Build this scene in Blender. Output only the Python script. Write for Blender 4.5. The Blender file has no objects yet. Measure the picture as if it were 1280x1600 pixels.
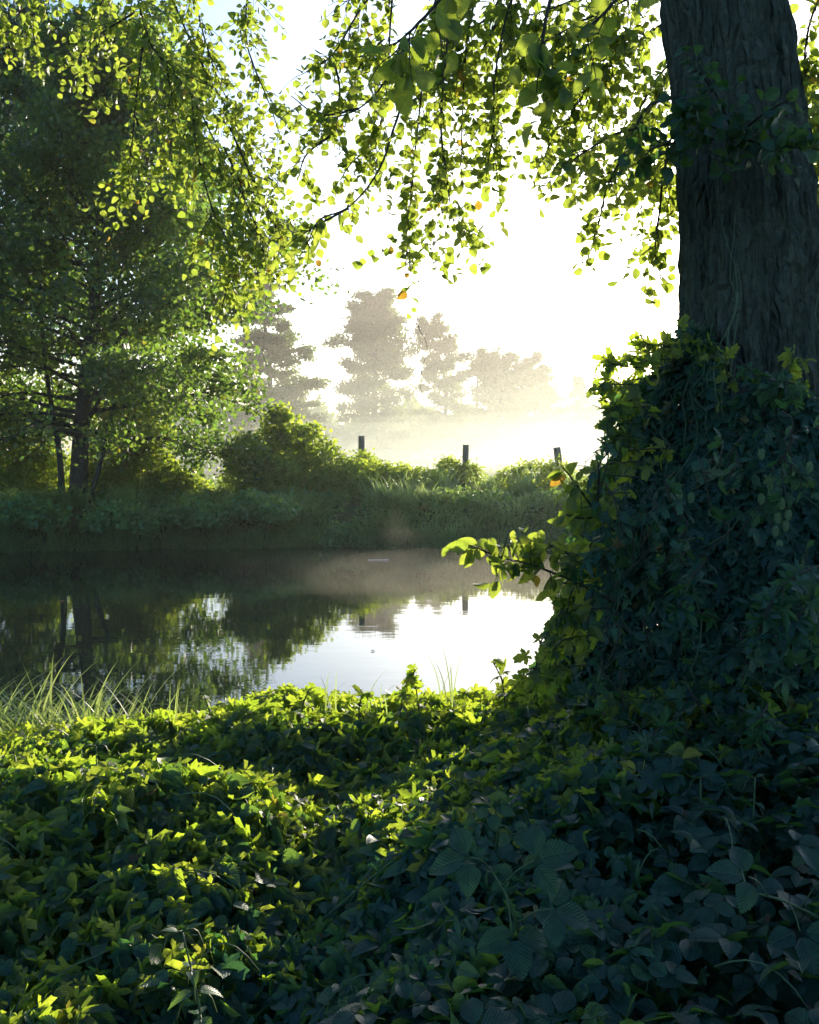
import bpy, math
import numpy as np
R = math.radians
sc = bpy.context.scene
COL = sc.collection

# ---------------------------------------------------------------- camera
EYE = np.array([0.0, 0.0, 2.2]); FPX = 1570.0; PITCH = math.atan(100 / FPX)
cam = bpy.data.cameras.new('camera'); cam_o = bpy.data.objects.new('camera', cam); COL.objects.link(cam_o)
cam.sensor_fit = 'VERTICAL'; cam.sensor_height = 24; cam.lens = 24 * FPX / 1600
cam.clip_start = 0.05; cam.clip_end = 6000
cam_o.location = EYE; cam_o.rotation_euler = (R(90) - PITCH, 0, 0)
sc.camera = cam_o
# ---------------------------------------------------------------- sky and sun
SUN_AZ, SUN_EL = 20.5, 10.0          # azimuth to the right of the view axis (+Y), elevation
world = bpy.data.worlds.new('World'); sc.world = world; world.use_nodes = True
wn = world.node_tree; wn.nodes.clear()
sky = wn.nodes.new('ShaderNodeTexSky'); sky.sky_type = 'NISHITA'; sky.sun_disc = False
sky.sun_elevation = R(SUN_EL); sky.sun_rotation = R(SUN_AZ)
sky.air_density = 1.0; sky.dust_density = 2.4; sky.ozone_density = 4.0
bg = wn.nodes.new('ShaderNodeBackground'); bg.inputs['Strength'].default_value = 0.15
wo = wn.nodes.new('ShaderNodeOutputWorld')
wn.links.new(sky.outputs[0], bg.inputs[0]); wn.links.new(bg.outputs[0], wo.inputs[0])
sl = bpy.data.lights.new('sun', 'SUN'); sl.energy = 5.0; sl.angle = R(0.5); sl.color = (1.0, 0.88, 0.68)
so = bpy.data.objects.new('sun', sl); COL.objects.link(so)
so.rotation_euler = (R(90 - SUN_EL), 0, R(180 - SUN_AZ))
sc.view_settings.view_transform = 'Standard'; sc.view_settings.look = 'None'
sc.view_settings.exposure = 1.25; sc.view_settings.gamma = 1.0
sc.render.engine = 'CYCLES'
cy = sc.cycles
cy.use_denoising = True; cy.max_bounces = 6; cy.diffuse_bounces = 3; cy.glossy_bounces = 2
cy.transmission_bounces = 3; cy.volume_bounces = 1; cy.transparent_max_bounces = 24
cy.caustics_reflective = False; cy.caustics_refractive = False; cy.sample_clamp_indirect = 4.0

# ---------------------------------------------------------------- helpers
rng = np.random.default_rng(7)
def U(a, b, n=None): return rng.uniform(a, b, n)

def P(px, py, D):
    """world point seen at photo pixel px, py when it stands D metres in front"""
    x = (px - 640) / FPX; y = (800 - py) / FPX
    d = np.array([x, math.cos(PITCH) + y * math.sin(PITCH), -math.sin(PITCH) + y * math.cos(PITCH)])
    return EYE + d * (D / d[1])

def vnoise(p, seed=0):
    p = np.asarray(p, float); i = np.floor(p).astype(np.int64); f = p - i; f = f * f * (3 - 2 * f)
    out = 0
    for dx in (0, 1):
        for dy in (0, 1):
            for dz in (0, 1):
                h = (i[:, 0] + dx) * 374761393 + (i[:, 1] + dy) * 668265263 + (i[:, 2] + dz) * 2147483647 + seed * 1013904223
                h = (h ^ (h >> 13)) * 1274126177 & 0xffffffff
                h = (h ^ (h >> 16)) & 0xffff
                w = (f[:, 0] if dx else 1 - f[:, 0]) * (f[:, 1] if dy else 1 - f[:, 1]) * (f[:, 2] if dz else 1 - f[:, 2])
                out = out + w * (h / 65535.0)
    return out
def fbm(p, o=4, seed=0):
    p = np.asarray(p, float); s = 0; a = .5; t = 0
    for k in range(o):
        s = s + a * vnoise(p * 2 ** k + 17.3 * k, seed + k); t += a; a *= .5
    return s / t
def nrm(v): return v / np.maximum(np.linalg.norm(v, axis=-1, keepdims=True), 1e-9)

class G:
    """collects geometry for ONE mesh object"""
    def __init__(s): s.V = []; s.T = []; s.UV = []; s.A = []; s.n = 0
    def add(s, V, T, uv=None, a=None):
        V = np.asarray(V, float).reshape(-1, 3); T = np.asarray(T, int).reshape(-1, 3)
        s.V.append(V); s.T.append(T + s.n); s.n += len(V)
        s.UV.append(np.zeros((len(V), 2)) if uv is None else uv)
        s.A.append(np.full(len(V), .5) if a is None else a)
    def build(s, name, mat, parent=None, smooth=True, loc=None):
        V = np.concatenate(s.V); T = np.concatenate(s.T); uv = np.concatenate(s.UV); A = np.concatenate(s.A)
        if loc is not None: V = V - np.asarray(loc)
        me = bpy.data.meshes.new(name)
        me.vertices.add(len(V)); me.vertices.foreach_set('co', V.astype(np.float32).ravel())
        me.loops.add(T.size); me.loops.foreach_set('vertex_index', T.astype(np.int32).ravel())
        me.polygons.add(len(T)); me.polygons.foreach_set('loop_start', np.arange(0, T.size, 3, dtype=np.int32))
        me.polygons.foreach_set('use_smooth', np.full(len(T), smooth))
        me.update(calc_edges=True)
        l = me.uv_layers.new(name='leaf'); l.data.foreach_set('uv', uv[T.ravel()].astype(np.float32).ravel())
        at = me.attributes.new('var', 'FLOAT', 'POINT'); at.data.foreach_set('value', A.astype(np.float32))
        me.materials.append(mat)
        o = bpy.data.objects.new(name, me); COL.objects.link(o)
        if parent is not None: o.parent = parent
        if loc is not None and parent is None: o.location = loc
        return o

def grid_tris(nu, nv, wrap=False):
    """tris of a (nu rows, nv columns) vertex grid"""
    i, j = np.meshgrid(np.arange(nu - 1), np.arange(nv if wrap else nv - 1), indexing='ij')
    i = i.ravel(); j = j.ravel(); j2 = (j + 1) % nv
    a = i * nv + j; b = i * nv + j2; c = (i + 1) * nv + j2; d = (i + 1) * nv + j
    return np.concatenate([np.stack([a, b, c], 1), np.stack([a, c, d], 1)])

def tube(g, pts, rad, n=6, a=.5):
    pts = np.asarray(pts, float); m = len(pts); rad = np.broadcast_to(rad, (m,))
    t = nrm(np.gradient(pts, axis=0))
    ref = np.array([0.31, 0.95, 0.1]) if abs(t[0][2]) > .8 else np.array([0, 0, 1.0])
    u = nrm(np.cross(t, ref)); v = np.cross(t, u)
    ang = np.linspace(0, 2 * math.pi, n, endpoint=False)
    V = pts[:, None] + rad[:, None, None] * (np.cos(ang)[None, :, None] * u[:, None] + np.sin(ang)[None, :, None] * v[:, None])
    uv = np.stack(np.meshgrid(np.linspace(0, 1, n), np.linspace(0, 1, m)), -1).reshape(-1, 2)
    T = grid_tris(m, n, True)
    V = V.reshape(-1, 3)
    V = np.concatenate([V, pts[:1], pts[-1:]]); b = m * n
    k = np.arange(n); k2 = (k + 1) % n
    T = np.concatenate([T, np.stack([np.full(n, b), k2, k], 1), np.stack([np.full(n, b + 1), (m - 1) * n + k, (m - 1) * n + k2], 1)])
    g.add(V, T, np.concatenate([uv, [[0, 0], [0, 1]]]), np.full(len(V), a))

def spline(ctrl, n):
    c = np.asarray(ctrl, float); m = len(c)
    if m < 3: return c[0] + (c[-1] - c[0]) * np.linspace(0, 1, n)[:, None]
    e = np.concatenate([[2 * c[0] - c[1]], c, [2 * c[-1] - c[-2]]]); out = []
    for s in np.linspace(0, m - 1 - 1e-6, n):
        i = int(s); f = s - i; p0, p1, p2, p3 = e[i:i + 4]
        out.append(.5 * (2 * p1 + (p2 - p0) * f + (2 * p0 - 5 * p1 + 4 * p2 - p3) * f * f + (3 * p1 - p0 - 3 * p2 + p3) * f ** 3))
    return np.array(out)

# ---------------------------------------------------------------- leaf templates: length along +Y from the base, +Z is the upper side
def t_quad(w=.42, f=.10):
    V = [[0, 0, 0], [-w, .5, f], [w, .5, f], [0, 1, -.05]]
    return np.array(V, float), np.array([[0, 2, 3], [0, 3, 1]]), np.array([[0, 0], [-1, .5], [1, .5], [0, 1]], float)
def t_rows(prof, fold=.12, curl=-.18, wav=0.0):
    """leaf from half widths along its length: left edge, midrib, right edge"""
    V = []; UV = []; n = len(prof)
    for k, (y, w) in enumerate(prof):
        z = curl * (y - .3) ** 2
        zz = wav * (1 if k % 2 else -1)
        V += [[-w, y + .0, z + fold * w * 2 + zz], [0, y, z], [w, y, z + fold * w * 2 - zz]]; UV += [[-w * 2, y], [0, y], [w * 2, y]]
    return np.array(V, float), grid_tris(n, 3), np.array(UV, float)
def toothed(ws, tooth=.035, n=12):
    prof = []
    for k in range(n + 1):
        y = k / n; w = np.interp(y, np.linspace(0, 1, len(ws)), ws)
        if k in (0, n): prof.append((y, max(w, .004)))
        else:
            prof.append((y - .008, w + tooth * (w > .05))); prof.append((y + .012, w - tooth * .4))
    return prof
T_FAR = t_quad()
T_ROUND = t_rows([(0, .02), (.12, .25), (.35, .41), (.62, .43), (.85, .3), (1, .06)], .10, -.2)
T_ALDER = t_rows(toothed([0, .20, .32, .38, .39, .36, .29, .18, .0], .028, 9), .16, -.30, .01)
T_BRAMBLE = t_rows(toothed([.05, .24, .34, .37, .36, .31, .23, .13, 0], .03, 11), .14, -.30, .008)
T_NETTLE = t_rows(toothed([.10, .27, .28, .25, .21, .17, .12, .06, 0], .03, 10), .10, -.35, .006)
def t_polar(lobes, depth, tooth, n, droop=.25, base=-.1):
    th = np.linspace(-math.pi * .92, math.pi * .92, n); V = [[0, 0, 0]]; UV = [[0, 0]]
    for ring in (.5, 1.0):
        for k, t in enumerate(th):
            r = 0
            for (a, L, w) in lobes: r = max(r, L * math.exp(-((t - a) / w) ** 2) ** depth)
            r = max(r, .16)
            if ring == 1.0: r *= 1 + tooth * (1 if k % 2 else -1)
            r *= ring; x = r * math.sin(t); y = r * math.cos(t)
            V.append([x, y, .06 * abs(math.sin(t * 2.5)) * ring - droop * r * r]); UV.append([math.sin(t * 5) * ring, r])
    V = np.array(V, float); V[:, 1] -= base * 0; T = []
    for k in range(n - 1):
        T += [[0, 1 + k + 1, 1 + k], [1 + k, 1 + k + 1, 1 + n + k + 1], [1 + k, 1 + n + k + 1, 1 + n + k]]
    return V, np.array(T), np.array(UV, float)
T_HOP = t_polar([(0, 1.0, .42), (1.0, .80, .38), (-1.0, .80, .38), (2.0, .52, .42), (-2.0, .52, .42)], .8, .09, 39, .32)
T_HOP3 = t_polar([(0, 1.0, .62), (1.15, .62, .5), (-1.15, .62, .5), (2.3, .42, .5), (-2.3, .42, .5)], .7, .09, 33, .32)
T_IVY = t_polar([(0, 1.0, .6), (1.3, .7, .5), (-1.3, .7, .5), (2.3, .5, .4), (-2.3, .5, .4)], .6, .0, 13, .1)

def scatter(g, tmpl, pos, fwd, up, size, wid=1.0, var=None, bend=0.0):
    """put one leaf at every pos: fwd = direction base to tip, up = upper side"""
    V, T, uv = tmpl; n = len(pos)
    if n == 0: return
    f = nrm(fwd); x = nrm(np.cross(f, up)); z = np.cross(x, f)
    size = np.broadcast_to(size, (n,)); wid = np.broadcast_to(wid, (n,))
    b = U(-bend, bend, n) if bend else np.zeros(n)
    tw = U(-1, 1, n) * bend
    vz = V[None, :, 2] + b[:, None] * V[None, :, 1] ** 2 + tw[:, None] * V[None, :, 0] * V[None, :, 1]
    W = pos[:, None] + size[:, None, None] * (V[None, :, 0, None] * wid[:, None, None] * x[:, None] + V[None, :, 1, None] * f[:, None] + vz[..., None] * z[:, None])
    TT = T[None] + (np.arange(n) * len(V))[:, None, None]
    if var is None: var = U(0, 1, n)
    g.add(W.reshape(-1, 3), TT.reshape(-1, 3), np.tile(uv, (n, 1)), np.repeat(var, len(V)))

def rdir(n, up=0.0):
    v = rng.normal(size=(n, 3)); v = nrm(v); v[:, 2] += up
    return nrm(v)

# ---------------------------------------------------------------- materials
def newmat(name):
    m = bpy.data.materials.new(name); m.use_nodes = True; nt = m.node_tree; nt.nodes.clear()
    return m, nt, (lambda t: nt.nodes.new(t)), (lambda a, b: nt.links.new(a, b))
def leafmat(name, ca, cb, ta, tb, mix=.5, rough=.42, vein=0.0, spec=.5, odd=None):
    """ca..cb reflected colour and ta..tb transmitted colour, varying from leaf to leaf"""
    m, nt, N, L = newmat(name)
    at = N('ShaderNodeAttribute'); at.attribute_name = 'var'
    def ramp(a, b, o=None):
        r = N('ShaderNodeValToRGB'); e = r.color_ramp.elements
        e[0].color = (*a, 1); e[1].color = (*b, 1); e[1].position = .985 if o else 1
        if o: k = e.new(.995); k.color = (*o, 1)
        L(at.outputs['Fac'], r.inputs[0]); return r
    rc = ramp(ca, cb, odd); rt = ramp(ta, tb, odd)
    p = N('ShaderNodeBsdfPrincipled'); p.inputs['Roughness'].default_value = rough; p.inputs['Specular IOR Level'].default_value = spec
    tr = N('ShaderNodeBsdfTranslucent'); mx = N('ShaderNodeMixShader'); mx.inputs[0].default_value = mix
    out = N('ShaderNodeOutputMaterial')
    tc, cc = rt.outputs[0], rc.outputs[0]
    geo = N('ShaderNodeNewGeometry')
    nz = N('ShaderNodeTexNoise'); nz.inputs['Scale'].default_value = 40 if vein else 3; nz.inputs['Detail'].default_value = 3
    L(geo.outputs['Position'], nz.inputs['Vector'])
    def mul(c, fac_out, lo, hi):
        mr = N('ShaderNodeMapRange'); mr.inputs['From Min'].default_value = .3; mr.inputs['From Max'].default_value = .7
        mr.inputs['To Min'].default_value = lo; mr.inputs['To Max'].default_value = hi; L(fac_out, mr.inputs['Value'])
        h = N('ShaderNodeHueSaturation'); L(mr.outputs[0], h.inputs['Value']); L(c, h.inputs['Color']); return h.outputs[0]
    cc = mul(cc, nz.outputs['Fac'], .75, 1.25); tc = mul(tc, nz.outputs['Fac'], .8, 1.15)
    if vein:
        uvn = N('ShaderNodeUVMap'); uvn.uv_map = 'leaf'; sp = N('ShaderNodeSeparateXYZ'); L(uvn.outputs[0], sp.inputs[0])
        def M(op, a, b=None):
            q = N('ShaderNodeMath'); q.operation = op
            for i, v in enumerate((a, b)):
                if v is None: continue
                if isinstance(v, (int, float)): q.inputs[i].default_value = v
                else: L(v, q.inputs[i])
            return q.outputs[0]
        ax = M('ABSOLUTE', sp.outputs[0]); s = M('SUBTRACT', sp.outputs[1], M('MULTIPLY', ax, .55))
        w = M('ABSOLUTE', M('SINE', M('MULTIPLY', s, 28.0)))         # side veins
        rib = M('MINIMUM', w, M('MULTIPLY', ax, 9.0))
        h = M('MINIMUM', rib, .55)
        bmp = N('ShaderNodeBump'); bmp.inputs['Strength'].default_value = vein; bmp.inputs['Distance'].default_value = .004
        hh = M('ADD', h, M('MULTIPLY', nz.outputs['Fac'], .35)); L(hh, bmp.inputs['Height'])
        L(bmp.outputs[0], p.inputs['Normal']); L(bmp.outputs[0], tr.inputs['Normal'])
        tc = mul(tc, M('ADD', M('MULTIPLY', h, .9), .1), .72, 1.0)
    L(cc, p.inputs['Base Color']); L(tc, tr.inputs['Color'])
    L(p.outputs[0], mx.inputs[1]); L(tr.outputs[0], mx.inputs[2]); L(mx.outputs[0], out.inputs[0])
    return m
def solid(name, a, b, scale=5, rough=.85, bump=.3, stretch=(1, 1, 1), dist=.02, detail=6, spec=.3):
    m, nt, N, L = newmat(name)
    tc = N('ShaderNodeTexCoord'); mp = N('ShaderNodeMapping'); mp.inputs['Scale'].default_value = stretch
    nz = N('ShaderNodeTexNoise'); nz.inputs['Scale'].default_value = scale; nz.inputs['Detail'].default_value = detail
    r = N('ShaderNodeValToRGB'); r.color_ramp.elements[0].color = (*a, 1); r.color_ramp.elements[1].color = (*b, 1)
    r.color_ramp.elements[0].position = .32; r.color_ramp.elements[1].position = .68
    p = N('ShaderNodeBsdfPrincipled'); p.inputs['Roughness'].default_value = rough; p.inputs['Specular IOR Level'].default_value = spec
    bm = N('ShaderNodeBump'); bm.inputs['Strength'].default_value = bump; bm.inputs['Distance'].default_value = dist
    o = N('ShaderNodeOutputMaterial')
    L(tc.outputs['Object'], mp.inputs[0]); L(mp.outputs[0], nz.inputs['Vector']); L(nz.outputs['Fac'], r.inputs[0]); L(r.outputs[0], p.inputs['Base Color'])
    L(nz.outputs['Fac'], bm.inputs['Height']); L(bm.outputs[0], p.inputs['Normal']); L(p.outputs[0], o.inputs[0])
    return m
def volmat(name, col, dens, g=.6):
    m, nt, N, L = newmat(name)
    v = N('ShaderNodeVolumePrincipled'); v.inputs['Color'].default_value = (*col, 1); v.inputs['Density'].default_value = dens
    v.inputs['Anisotropy'].default_value = g; o = N('ShaderNodeOutputMaterial'); L(v.outputs[0], o.inputs['Volume'])
    return m

M_ALDER = leafmat('alder_leaf', (.035, .085, .03), (.06, .12, .035), (.36, .50, .05), (.50, .60, .07), .6, .4, .25, odd=(.5, .3, .03))
M_ALDER_FAR = leafmat('alder_leaf_far', (.012, .060, .042), (.026, .086, .046), (.17, .36, .04), (.34, .48, .05), .48, .45, odd=(.35, .35, .03))
M_DARKTREE = leafmat('dark_tree_leaf', (.016, .055, .045), (.028, .07, .05), (.08, .20, .08), (.14, .26, .08), .4, .45)
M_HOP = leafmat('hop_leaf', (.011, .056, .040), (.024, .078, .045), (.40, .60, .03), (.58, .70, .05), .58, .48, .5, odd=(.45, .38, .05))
M_HOPSHADE = leafmat('shaded_hop_leaf', (.008, .056, .044), (.032, .092, .052), (.10, .30, .06), (.18, .40, .06), .35, .45, .5, odd=(.2, .16, .05))  # same hop leaf, darker and tealer: shade put into its colour
M_BRAMBLE = leafmat('bramble_leaf', (.008, .050, .040), (.018, .070, .044), (.12, .34, .04), (.2, .42, .05), .32, .40, .8, spec=.45)
M_NETTLE = leafmat('nettle_leaf', (.016, .080, .045), (.028, .10, .05), (.25, .46, .04), (.3, .5, .05), .42, .45, .7)
M_GRASS = leafmat('grass_blade', (.035, .15, .10), (.15, .31, .13), (.34, .52, .10), (.5, .6, .16), .45, .5, odd=(.45, .42, .2))
M_SEDGE = leafmat('sedge_blade', (.07, .14, .05), (.10, .18, .07), (.35, .5, .10), (.5, .6, .16), .42, .4)
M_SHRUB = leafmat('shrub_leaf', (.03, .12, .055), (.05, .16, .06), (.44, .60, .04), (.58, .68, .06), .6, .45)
M_FARTREE = leafmat('distant_leaf', (.03, .06, .025), (.05, .085, .03), (.16, .26, .05), (.24, .34, .06), .4, .6)
M_DEAD = leafmat('dead_leaf', (.10, .07, .05), (.2, .13, .08), (.25, .14, .06), (.3, .2, .1), .3, .6)
M_BARK = solid('bark', (.022, .030, .026), (.06, .072, .060), 22, .9, 1.0, (1, 1, .3), .04, 9)
def oldbark():
    m, nt, N, L = newmat('old_bark')
    tc = N('ShaderNodeTexCoord'); nw = N('ShaderNodeTexNoise'); nw.inputs['Scale'].default_value = 3.5; nw.inputs['Detail'].default_value = 3
    vm = N('ShaderNodeVectorMath'); vm.operation = 'MULTIPLY_ADD'; vm.inputs[1].default_value = (.16, .16, .3)
    mp = N('ShaderNodeMapping'); mp.inputs['Scale'].default_value = (19, 19, 4.2)
    vo = N('ShaderNodeTexVoronoi'); vo.feature = 'DISTANCE_TO_EDGE'; vo.inputs['Scale'].default_value = 1
    mr = N('ShaderNodeMapRange'); mr.inputs['From Max'].default_value = .35
    nf = N('ShaderNodeTexNoise'); nf.inputs['Scale'].default_value = 60; nf.inputs['Detail'].default_value = 6
    ad = N('ShaderNodeMath'); ad.operation = 'MULTIPLY_ADD'; ad.inputs[1].default_value = .45
    bm = N('ShaderNodeBump'); bm.inputs['Distance'].default_value = .03; bm.inputs['Strength'].default_value = 1
    r = N('ShaderNodeValToRGB'); r.color_ramp.elements[0].color = (.034, .046, .034, 1); r.color_ramp.elements[1].color = (.125, .13, .085, 1)
    r.color_ramp.elements[0].position = .3; r.color_ramp.elements[1].position = .7
    n3 = N('ShaderNodeTexNoise'); n3.inputs['Scale'].default_value = 9; n3.inputs['Detail'].default_value = 8; n3.inputs['Roughness'].default_value = .7
    p = N('ShaderNodeBsdfPrincipled'); p.inputs['Roughness'].default_value = .85; p.inputs['Specular IOR Level'].default_value = .3; o = N('ShaderNodeOutputMaterial')
    L(tc.outputs['Object'], nw.inputs['Vector']); L(nw.outputs['Color'], vm.inputs[0]); L(tc.outputs['Object'], vm.inputs[2]); L(vm.outputs[0], mp.inputs[0]); L(mp.outputs[0], vo.inputs['Vector'])
    L(vo.outputs['Distance'], mr.inputs['Value']); L(tc.outputs['Object'], nf.inputs['Vector']); L(nf.outputs['Fac'], ad.inputs[0]); L(mr.outputs[0], ad.inputs[2]); L(ad.outputs[0], bm.inputs['Height'])
    L(mp.outputs[0], n3.inputs['Vector']); n3.inputs['Scale'].default_value = 1.3; L(n3.outputs['Fac'], r.inputs[0]); L(r.outputs[0], p.inputs['Base Color']); L(bm.outputs[0], p.inputs['Normal']); L(p.outputs[0], o.inputs[0])
    return m
M_OLDBARK = oldbark()
M_TWIG = solid('twig', (.03, .028, .018), (.06, .05, .03), 30, .8, .2)
M_STEM = solid('green_stem', (.06, .10, .04), (.10, .15, .06), 30, .5, .2)
M_POST = solid('weathered_post', (.16, .13, .10), (.30, .26, .20), 20, .9, .6, (1, 1, .12), .01)
M_GROUND = solid('meadow_ground', (.035, .05, .018), (.07, .09, .03), .9, .95, .5, (1, 1, 1), .05)
M_TAPE = leafmat('fence_tape', (.7, .7, .68), (.8, .8, .78), (.7, .7, .68), (.8, .8, .78), .5, .5)
M_TUSSOCK = leafmat('tussock_blade', (.05, .19, .12), (.17, .34, .16), (.36, .54, .10), (.5, .62, .16), .45, .5)
M_WEED = leafmat('bank_weed', (.04, .17, .09), (.08, .24, .10), (.34, .54, .06), (.45, .6, .08), .45, .45)
M_CONE = leafmat('hop_cone', (.12, .20, .08), (.16, .24, .10), (.3, .42, .12), (.35, .45, .14), .4, .5)

# ---------------------------------------------------------------- object properties
def tag(o, label=None, cat=None, group=None, kind=None):
    if label: o['label'] = label
    if cat: o['category'] = cat
    if group: o['group'] = group
    if kind: o['kind'] = kind
    return o
def thing(name, loc, label, cat, group=None):
    o = bpy.data.objects.new(name, None); COL.objects.link(o); o.location = loc; o.empty_display_size = .2
    return tag(o, label, cat, group)
def part(g, name, mat, root, smooth=True):
    """mesh built in world coordinates, parented to a root that only has a location"""
    o = g.build(name, mat, None, smooth)
    o.parent = root
    w = np.array(root.location); p = root.parent
    while p is not None: w = w + np.array(p.location); p = p.parent
    o.location = -w
    return o

# ================================================================ setting
def water_near(x): return 6.2 + .12 * np.sin(x * 1.3)
def water_far(x):
    x = np.asarray(x, float); q = x.reshape(-1, 1) * [[.55, 0, 0]]
    return 21.3 + .11 * np.maximum(x + 8, -10) + (fbm(q, 3, 90).reshape(x.shape) - .5) * 1.7
def ground_z(x, y):
    near = .62 - .05 * y
    z = np.where(y < 5.2, .55, 0)
    a = np.clip((y - 4.9) / (water_near(x) + .5 - 4.9), 0, 1); zn = .55 - a * a * (3 - 2 * a) * 1.15
    wf = water_far(x); b = np.clip((y - wf + .5) / 2.0, 0, 1); zf = -.6 + b * b * (3 - 2 * b) * 1.45
    z = np.where(y < 13, zn, zf)
    z = z + np.where(y > wf + 2, (fbm(np.stack([x * .15, y * .15, 0 * x], -1).reshape(-1, 3), 3).reshape(x.shape) - .5) * .25 * np.clip((y - wf - 2) / 6, 0, 1), 0)
    return z
xs = np.concatenate([-np.geomspace(700, 14, 14), np.linspace(-12, 12, 70), np.geomspace(14, 700, 14)])
ys = np.concatenate([[-60, -20, -6], np.linspace(-2, 13, 50), np.linspace(13.5, 32, 56), np.geomspace(34, 1500, 26)])
X, Y = np.meshgrid(xs, ys); Z = ground_z(X, Y)
g = G(); g.add(np.stack([X, Y, Z], -1).reshape(-1, 3), grid_tris(len(ys), len(xs)))
tag(g.build('ground', M_GROUND), 'grassy meadow and river banks reaching to the hazy trees', None, None, 'structure')

m, nt, N, L = newmat('river_water')
p = N('ShaderNodeBsdfPrincipled'); p.inputs['Base Color'].default_value = (.010, .018, .014, 1); p.inputs['Roughness'].default_value = .015; p.inputs['IOR'].default_value = 1.33
p.inputs['Specular IOR Level'].default_value = 1.0
tc = N('ShaderNodeTexCoord'); mp = N('ShaderNodeMapping'); mp.inputs['Scale'].default_value = (.7, 2.2, 1)
n1 = N('ShaderNodeTexNoise'); n1.inputs['Scale'].default_value = 1.6; n1.inputs['Detail'].default_value = 4
bm = N('ShaderNodeBump'); bm.inputs['Strength'].default_value = .06; bm.inputs['Distance'].default_value = .02; o = N('ShaderNodeOutputMaterial')
L(tc.outputs['Object'], mp.inputs[0]); L(mp.outputs[0], n1.inputs['Vector']); L(n1.outputs['Fac'], bm.inputs['Height']); L(bm.outputs[0], p.inputs['Normal']); L(p.outputs[0], o.inputs[0])
g = G(); xs2 = np.linspace(-120, 120, 61); top = np.stack([xs2, water_near(xs2) - 1.2, 0 * xs2], -1)
fx = np.clip(xs2, -30, 30); bot = np.stack([xs2, water_far(fx) + .9, 0 * xs2], -1)
g.add(np.concatenate([top, bot]), grid_tris(2, 61))
wt = g.build('river_water', m, smooth=False)
for q in wt.data.polygons: pass
tag(wt, 'calm river mirroring the trees and the pale sky', None, None, 'structure')

# ================================================================ trees
def growtree(root, trunkpts, r0, env, nb, nleaf, size, tmpl, mleaf, mbark, t0=.15, elev=(.1, .9), sub=6, flat=.45, up=.4, spread=.13, core=.12, twig=True, azs=None, crownname='crown', wood=.32, clear=0, clump=.45):
    tp = spline(trunkpts, 24); H = len(tp)
    tg = G(); rr = r0 * (1 - np.linspace(0, 1, H)) ** .8 + .012 * r0 / .2
    rr[0] *= 1.35; rr[1] *= 1.1
    tube(tg, tp, rr, 10)
    C = []; W = []; SP = []
    for i in range(nb):
        t = t0 + (1 - t0) * ((i + U(0, .8)) / nb); t = min(t, .99)
        k = t * (H - 1); b0 = tp[int(k)] + (tp[min(int(k) + 1, H - 1)] - tp[int(k)]) * (k % 1)
        az = i * 2.39996 + U(-.4, .4) if azs is None else azs[i % len(azs)] + U(-.3, .3)
        Ln = env(t, az) * U(.72, 1.12)
        if Ln < .25: continue
        e = elev[0] + (elev[1] - elev[0]) * t + U(-.15, .2)
        d = np.array([math.cos(az) * math.cos(e), math.sin(az) * math.cos(e), math.sin(e)])
        s = np.linspace(0, 1, 8)[:, None]
        droop = -.22 * (1 - t) * Ln
        bp = b0 + d * Ln * s + np.array([0, 0, droop]) * s ** 2.5 + np.cumsum(rng.normal(0, .03 * Ln, (8, 3)), 0) * s
        tube(tg, bp, (r0 * wood * (1.05 - t) + .004) * (1.08 - s[:, 0]), 5)
        for j in range(sub):
            q = U(.25, 1); kk = q * 7; c0 = bp[int(kk)] + (bp[min(int(kk) + 1, 7)] - bp[int(kk)]) * (kk % 1)
            ls = Ln * U(.18, .42) * (1.15 - .5 * q)
            sd = nrm(d * .7 + rng.normal(0, .6, 3) * np.array([1, 1, .5]))
            sp = c0 + sd * ls * np.linspace(0, 1, 5)[:, None] + np.array([0, 0, -.12 * ls]) * np.linspace(0, 1, 5)[:, None] ** 2
            if twig: tube(tg, sp, (.06 * r0 + .003) * np.linspace(1, .3, 5), 4)
            for q2 in (.35, .7, 1.0):
                C.append(c0 + (sp[-1] - c0) * q2); W.append(ls * (1.2 if q2 > .5 else .8)); SP.append(spread * Ln * .5 + .25 * ls + core)
        C.append(bp[-1]); W.append(Ln * .25); SP.append(spread * Ln * .5 + core)
    C = np.array(C); W = np.array(W); SP = np.array(SP) * (.62 - .27 * clump)
    W = W * np.exp(rng.normal(0, clump, len(W)))
    idx = rng.choice(len(C), nleaf, p=W / W.sum())
    off = rng.normal(size=(nleaf, 3)); off = off * np.minimum(1, 2.5 / np.linalg.norm(off, axis=1))[:, None] * np.array([1, 1, flat])
    pos = C[idx] + off * SP[idx, None]
    pos = pos[pos[:, 2] > ground_z(pos[:, 0], pos[:, 1]) + .15]
    if clear:      # few leaves hang right before the lower trunk
        tx = np.interp(pos[:, 2], tp[:, 2], tp[:, 0]); k = (((np.abs(pos[:, 0] - tx) < .4) & (pos[:, 1] < tp[0, 1] + .3) & (U(0, 1, len(pos)) < .85)) | ((np.abs(pos[:, 0] - tx + .3) < 1.3) & (pos[:, 2] < 4.6) & (U(0, 1, len(pos)) < .75))) & (pos[:, 2] < clear)
        pos = pos[~k]
    n = len(pos)
    f = rdir(n, -.35); u = rdir(n, up * 2)
    g = G(); scatter(g, tmpl, pos, f, u, U(.75, 1.25, n) * size, 1.0, None, .15)
    part(tg, 'trunk', mbark, root)
    part(g, crownname, mleaf, root)
    return root

def rootat(x, y, name, label, cat, group=None):
    z = float(ground_z(np.array([x]), np.array([y]))[0]) - .05
    return thing(name, (x, y, z), label, cat, group), z

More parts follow.
